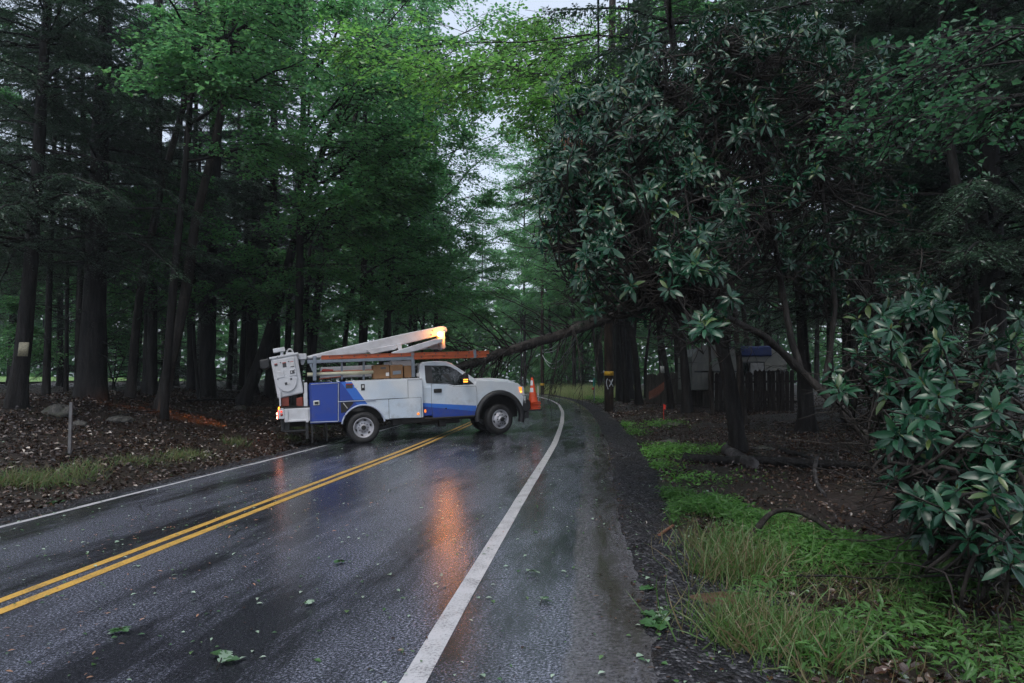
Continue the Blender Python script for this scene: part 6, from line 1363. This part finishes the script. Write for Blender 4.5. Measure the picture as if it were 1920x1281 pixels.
V, F = blades(P, rng.uniform(.05, .21, n), rng.uniform(.0024, .0048, n), .75); g.add(V, F)
tufts = [(50, 908, 320, .3), (105, 905, 240, .26), (150, 893, 160, .26), (172, 880, 110, .24), (12, 912, 180, .28), (345, 858, 220, .2), (322, 860, 140, .18), (368, 856, 160, .2), (232, 870, 120, .16), (252, 866, 130, .16), (440, 834, 170, .24), (278, 868, 80, .14), (600, 800, 200, .25), (548, 826, 120, .2), (560, 806, 160, .25), (1375, 1090, 500, .32), (1420, 1070, 300, .3), (1400, 1200, 500, .3), (1500, 1240, 400, .26), (1330, 1030, 220, .26)]
for px, py, k, h in tufts:
    c = ground_hit(px, py); P = c + rng.normal(size=(k, 3)) * np.array([.17, .14, 0]); P[:, 2] = zg(P[:, 0], P[:, 1]); V, F = blades(P, rng.uniform(.5, 1.1, k) * h, rng.uniform(.0026, .005, k), .5); g.add(V, F)
tag(g.build('grass', M_grass), 'long grass blades in tufts along both road edges', 'grass', kind='stuff')
g = G()
for px, py, k, sx, sy in ((1230, 855, 1500, .9, 1.0), (1260, 845, 900, .7, .8), (1240, 800, 700, .6, 1.0), (1170, 802, 420, .3, .7), (1190, 815, 400, .3, .7), (1218, 880, 700, .5, .6), (1340, 850, 300, .4, .4), (1110, 748, 900, .7, 3.0), (1130, 755, 500, .5, 2), (1075, 745, 900, .8, 4), (1235, 752, 500, .9, .8), (1300, 905, 400, .8, .5), (960, 742, 900, 2.5, 5), (1030, 742, 1400, 2.5, 6)):
    c = ground_hit(px, py); P = c + rng.normal(size=(k, 3)) * np.array([sx * .5, sy * .5, 0]); P = P[(lat_of(P[:, 0], P[:, 1]) > 1.75) | (lat_of(P[:, 0], P[:, 1]) < -6.6)]; k = len(P); 
    if not k: continue
    P[:, 2] = zg(P[:, 0], P[:, 1]) + rng.uniform(.01, .1, k) * (1 + c[1] * .03); sz = rng.uniform(.03, .07, k) * (1 + c[1] * .012); V, F = quads(P, rdir(k) * np.array([1, 1, .4]), nrm(UP + rng.normal(size=(k, 3)) * .4), sz, sz * .45); g.add(V, F)
tag(g.build('low_weeds', M_weed), 'low bright green weeds in patches beside the gravel', 'weeds', kind='stuff')
# tall pale grass at the far bend
g = G(); y = rng.uniform(44, 74, 9000); l = rng.uniform(1.6, 6, 9000); x = xy_of(l, y); P = np.stack([x, y, zg(x, y)], 1); V, F = blades(P, rng.uniform(.3, .9, 9000), rng.uniform(.006, .014, 9000), .35); g.add(V, F)
tag(g.build('tall_grass', leaf_mat('pale_tall_grass', [(.2, .3, .1), (.28, .34, .15), (.34, .32, .18)], .3, .5)), 'tall pale grass and weeds on the verge at the far bend', 'grass', kind='stuff')
# flat brown mud patch between gravel and grass
c = ground_hit(1362, 1132); a = np.linspace(0, 2 * math.pi, 40, endpoint=False); rr = .2 * (1 + .45 * (vnoise(np.cos(a) * 2 + 4, np.sin(a) * 2 + 4, 9) - .5)); V = [np.array([c[0], c[1], float(zg(c[0], c[1])) + .04])]
for s_ in (.5, 1.):
    for k in range(40): x, y = c[0] + rr[k] * s_ * 1.25 * math.cos(a[k]), c[1] + rr[k] * s_ * math.sin(a[k]); V.append(np.array([x, y, float(zg(x, y)) + (.034 if s_ < 1 else -.004)]))
F = [[0, 1 + k, 1 + (k + 1) % 40] for k in range(40)] + [[1 + k, 41 + k, 41 + (k + 1) % 40, 1 + (k + 1) % 40] for k in range(40)]
g = G(); g.add(V, [np.array(f) for f in F], 0, True); struct(g.build('mud', simple('wet_brown_mud', (.085, .05, .034), .35, var=.3)), 'smooth wet brown mud patch at the grass edge')
# ------------------------------------------------------------------ damp air between the trees
g = G(); g.box((-118, -44, -2.5), (118, 166, 34)); hz = g.build('haze', None)
hm = bpy.data.materials.new('haze'); hm.use_nodes = True; ht = hm.node_tree; ht.nodes.clear()
ho = ht.nodes.new('ShaderNodeOutputMaterial'); hv = ht.nodes.new('ShaderNodeVolumePrincipled'); hv.inputs['Color'].default_value = (.82, .9, 1, 1); hv.inputs['Density'].default_value = .0006; hv.inputs['Anisotropy'].default_value = .2
ht.links.new(hv.outputs[0], ho.inputs['Volume']); hz.data.materials.clear(); hz.data.materials.append(hm)
hz['kind'] = 'stuff'; hz['label'] = 'thin damp haze between the far trees'; SC.cycles.volume_bounces = 0
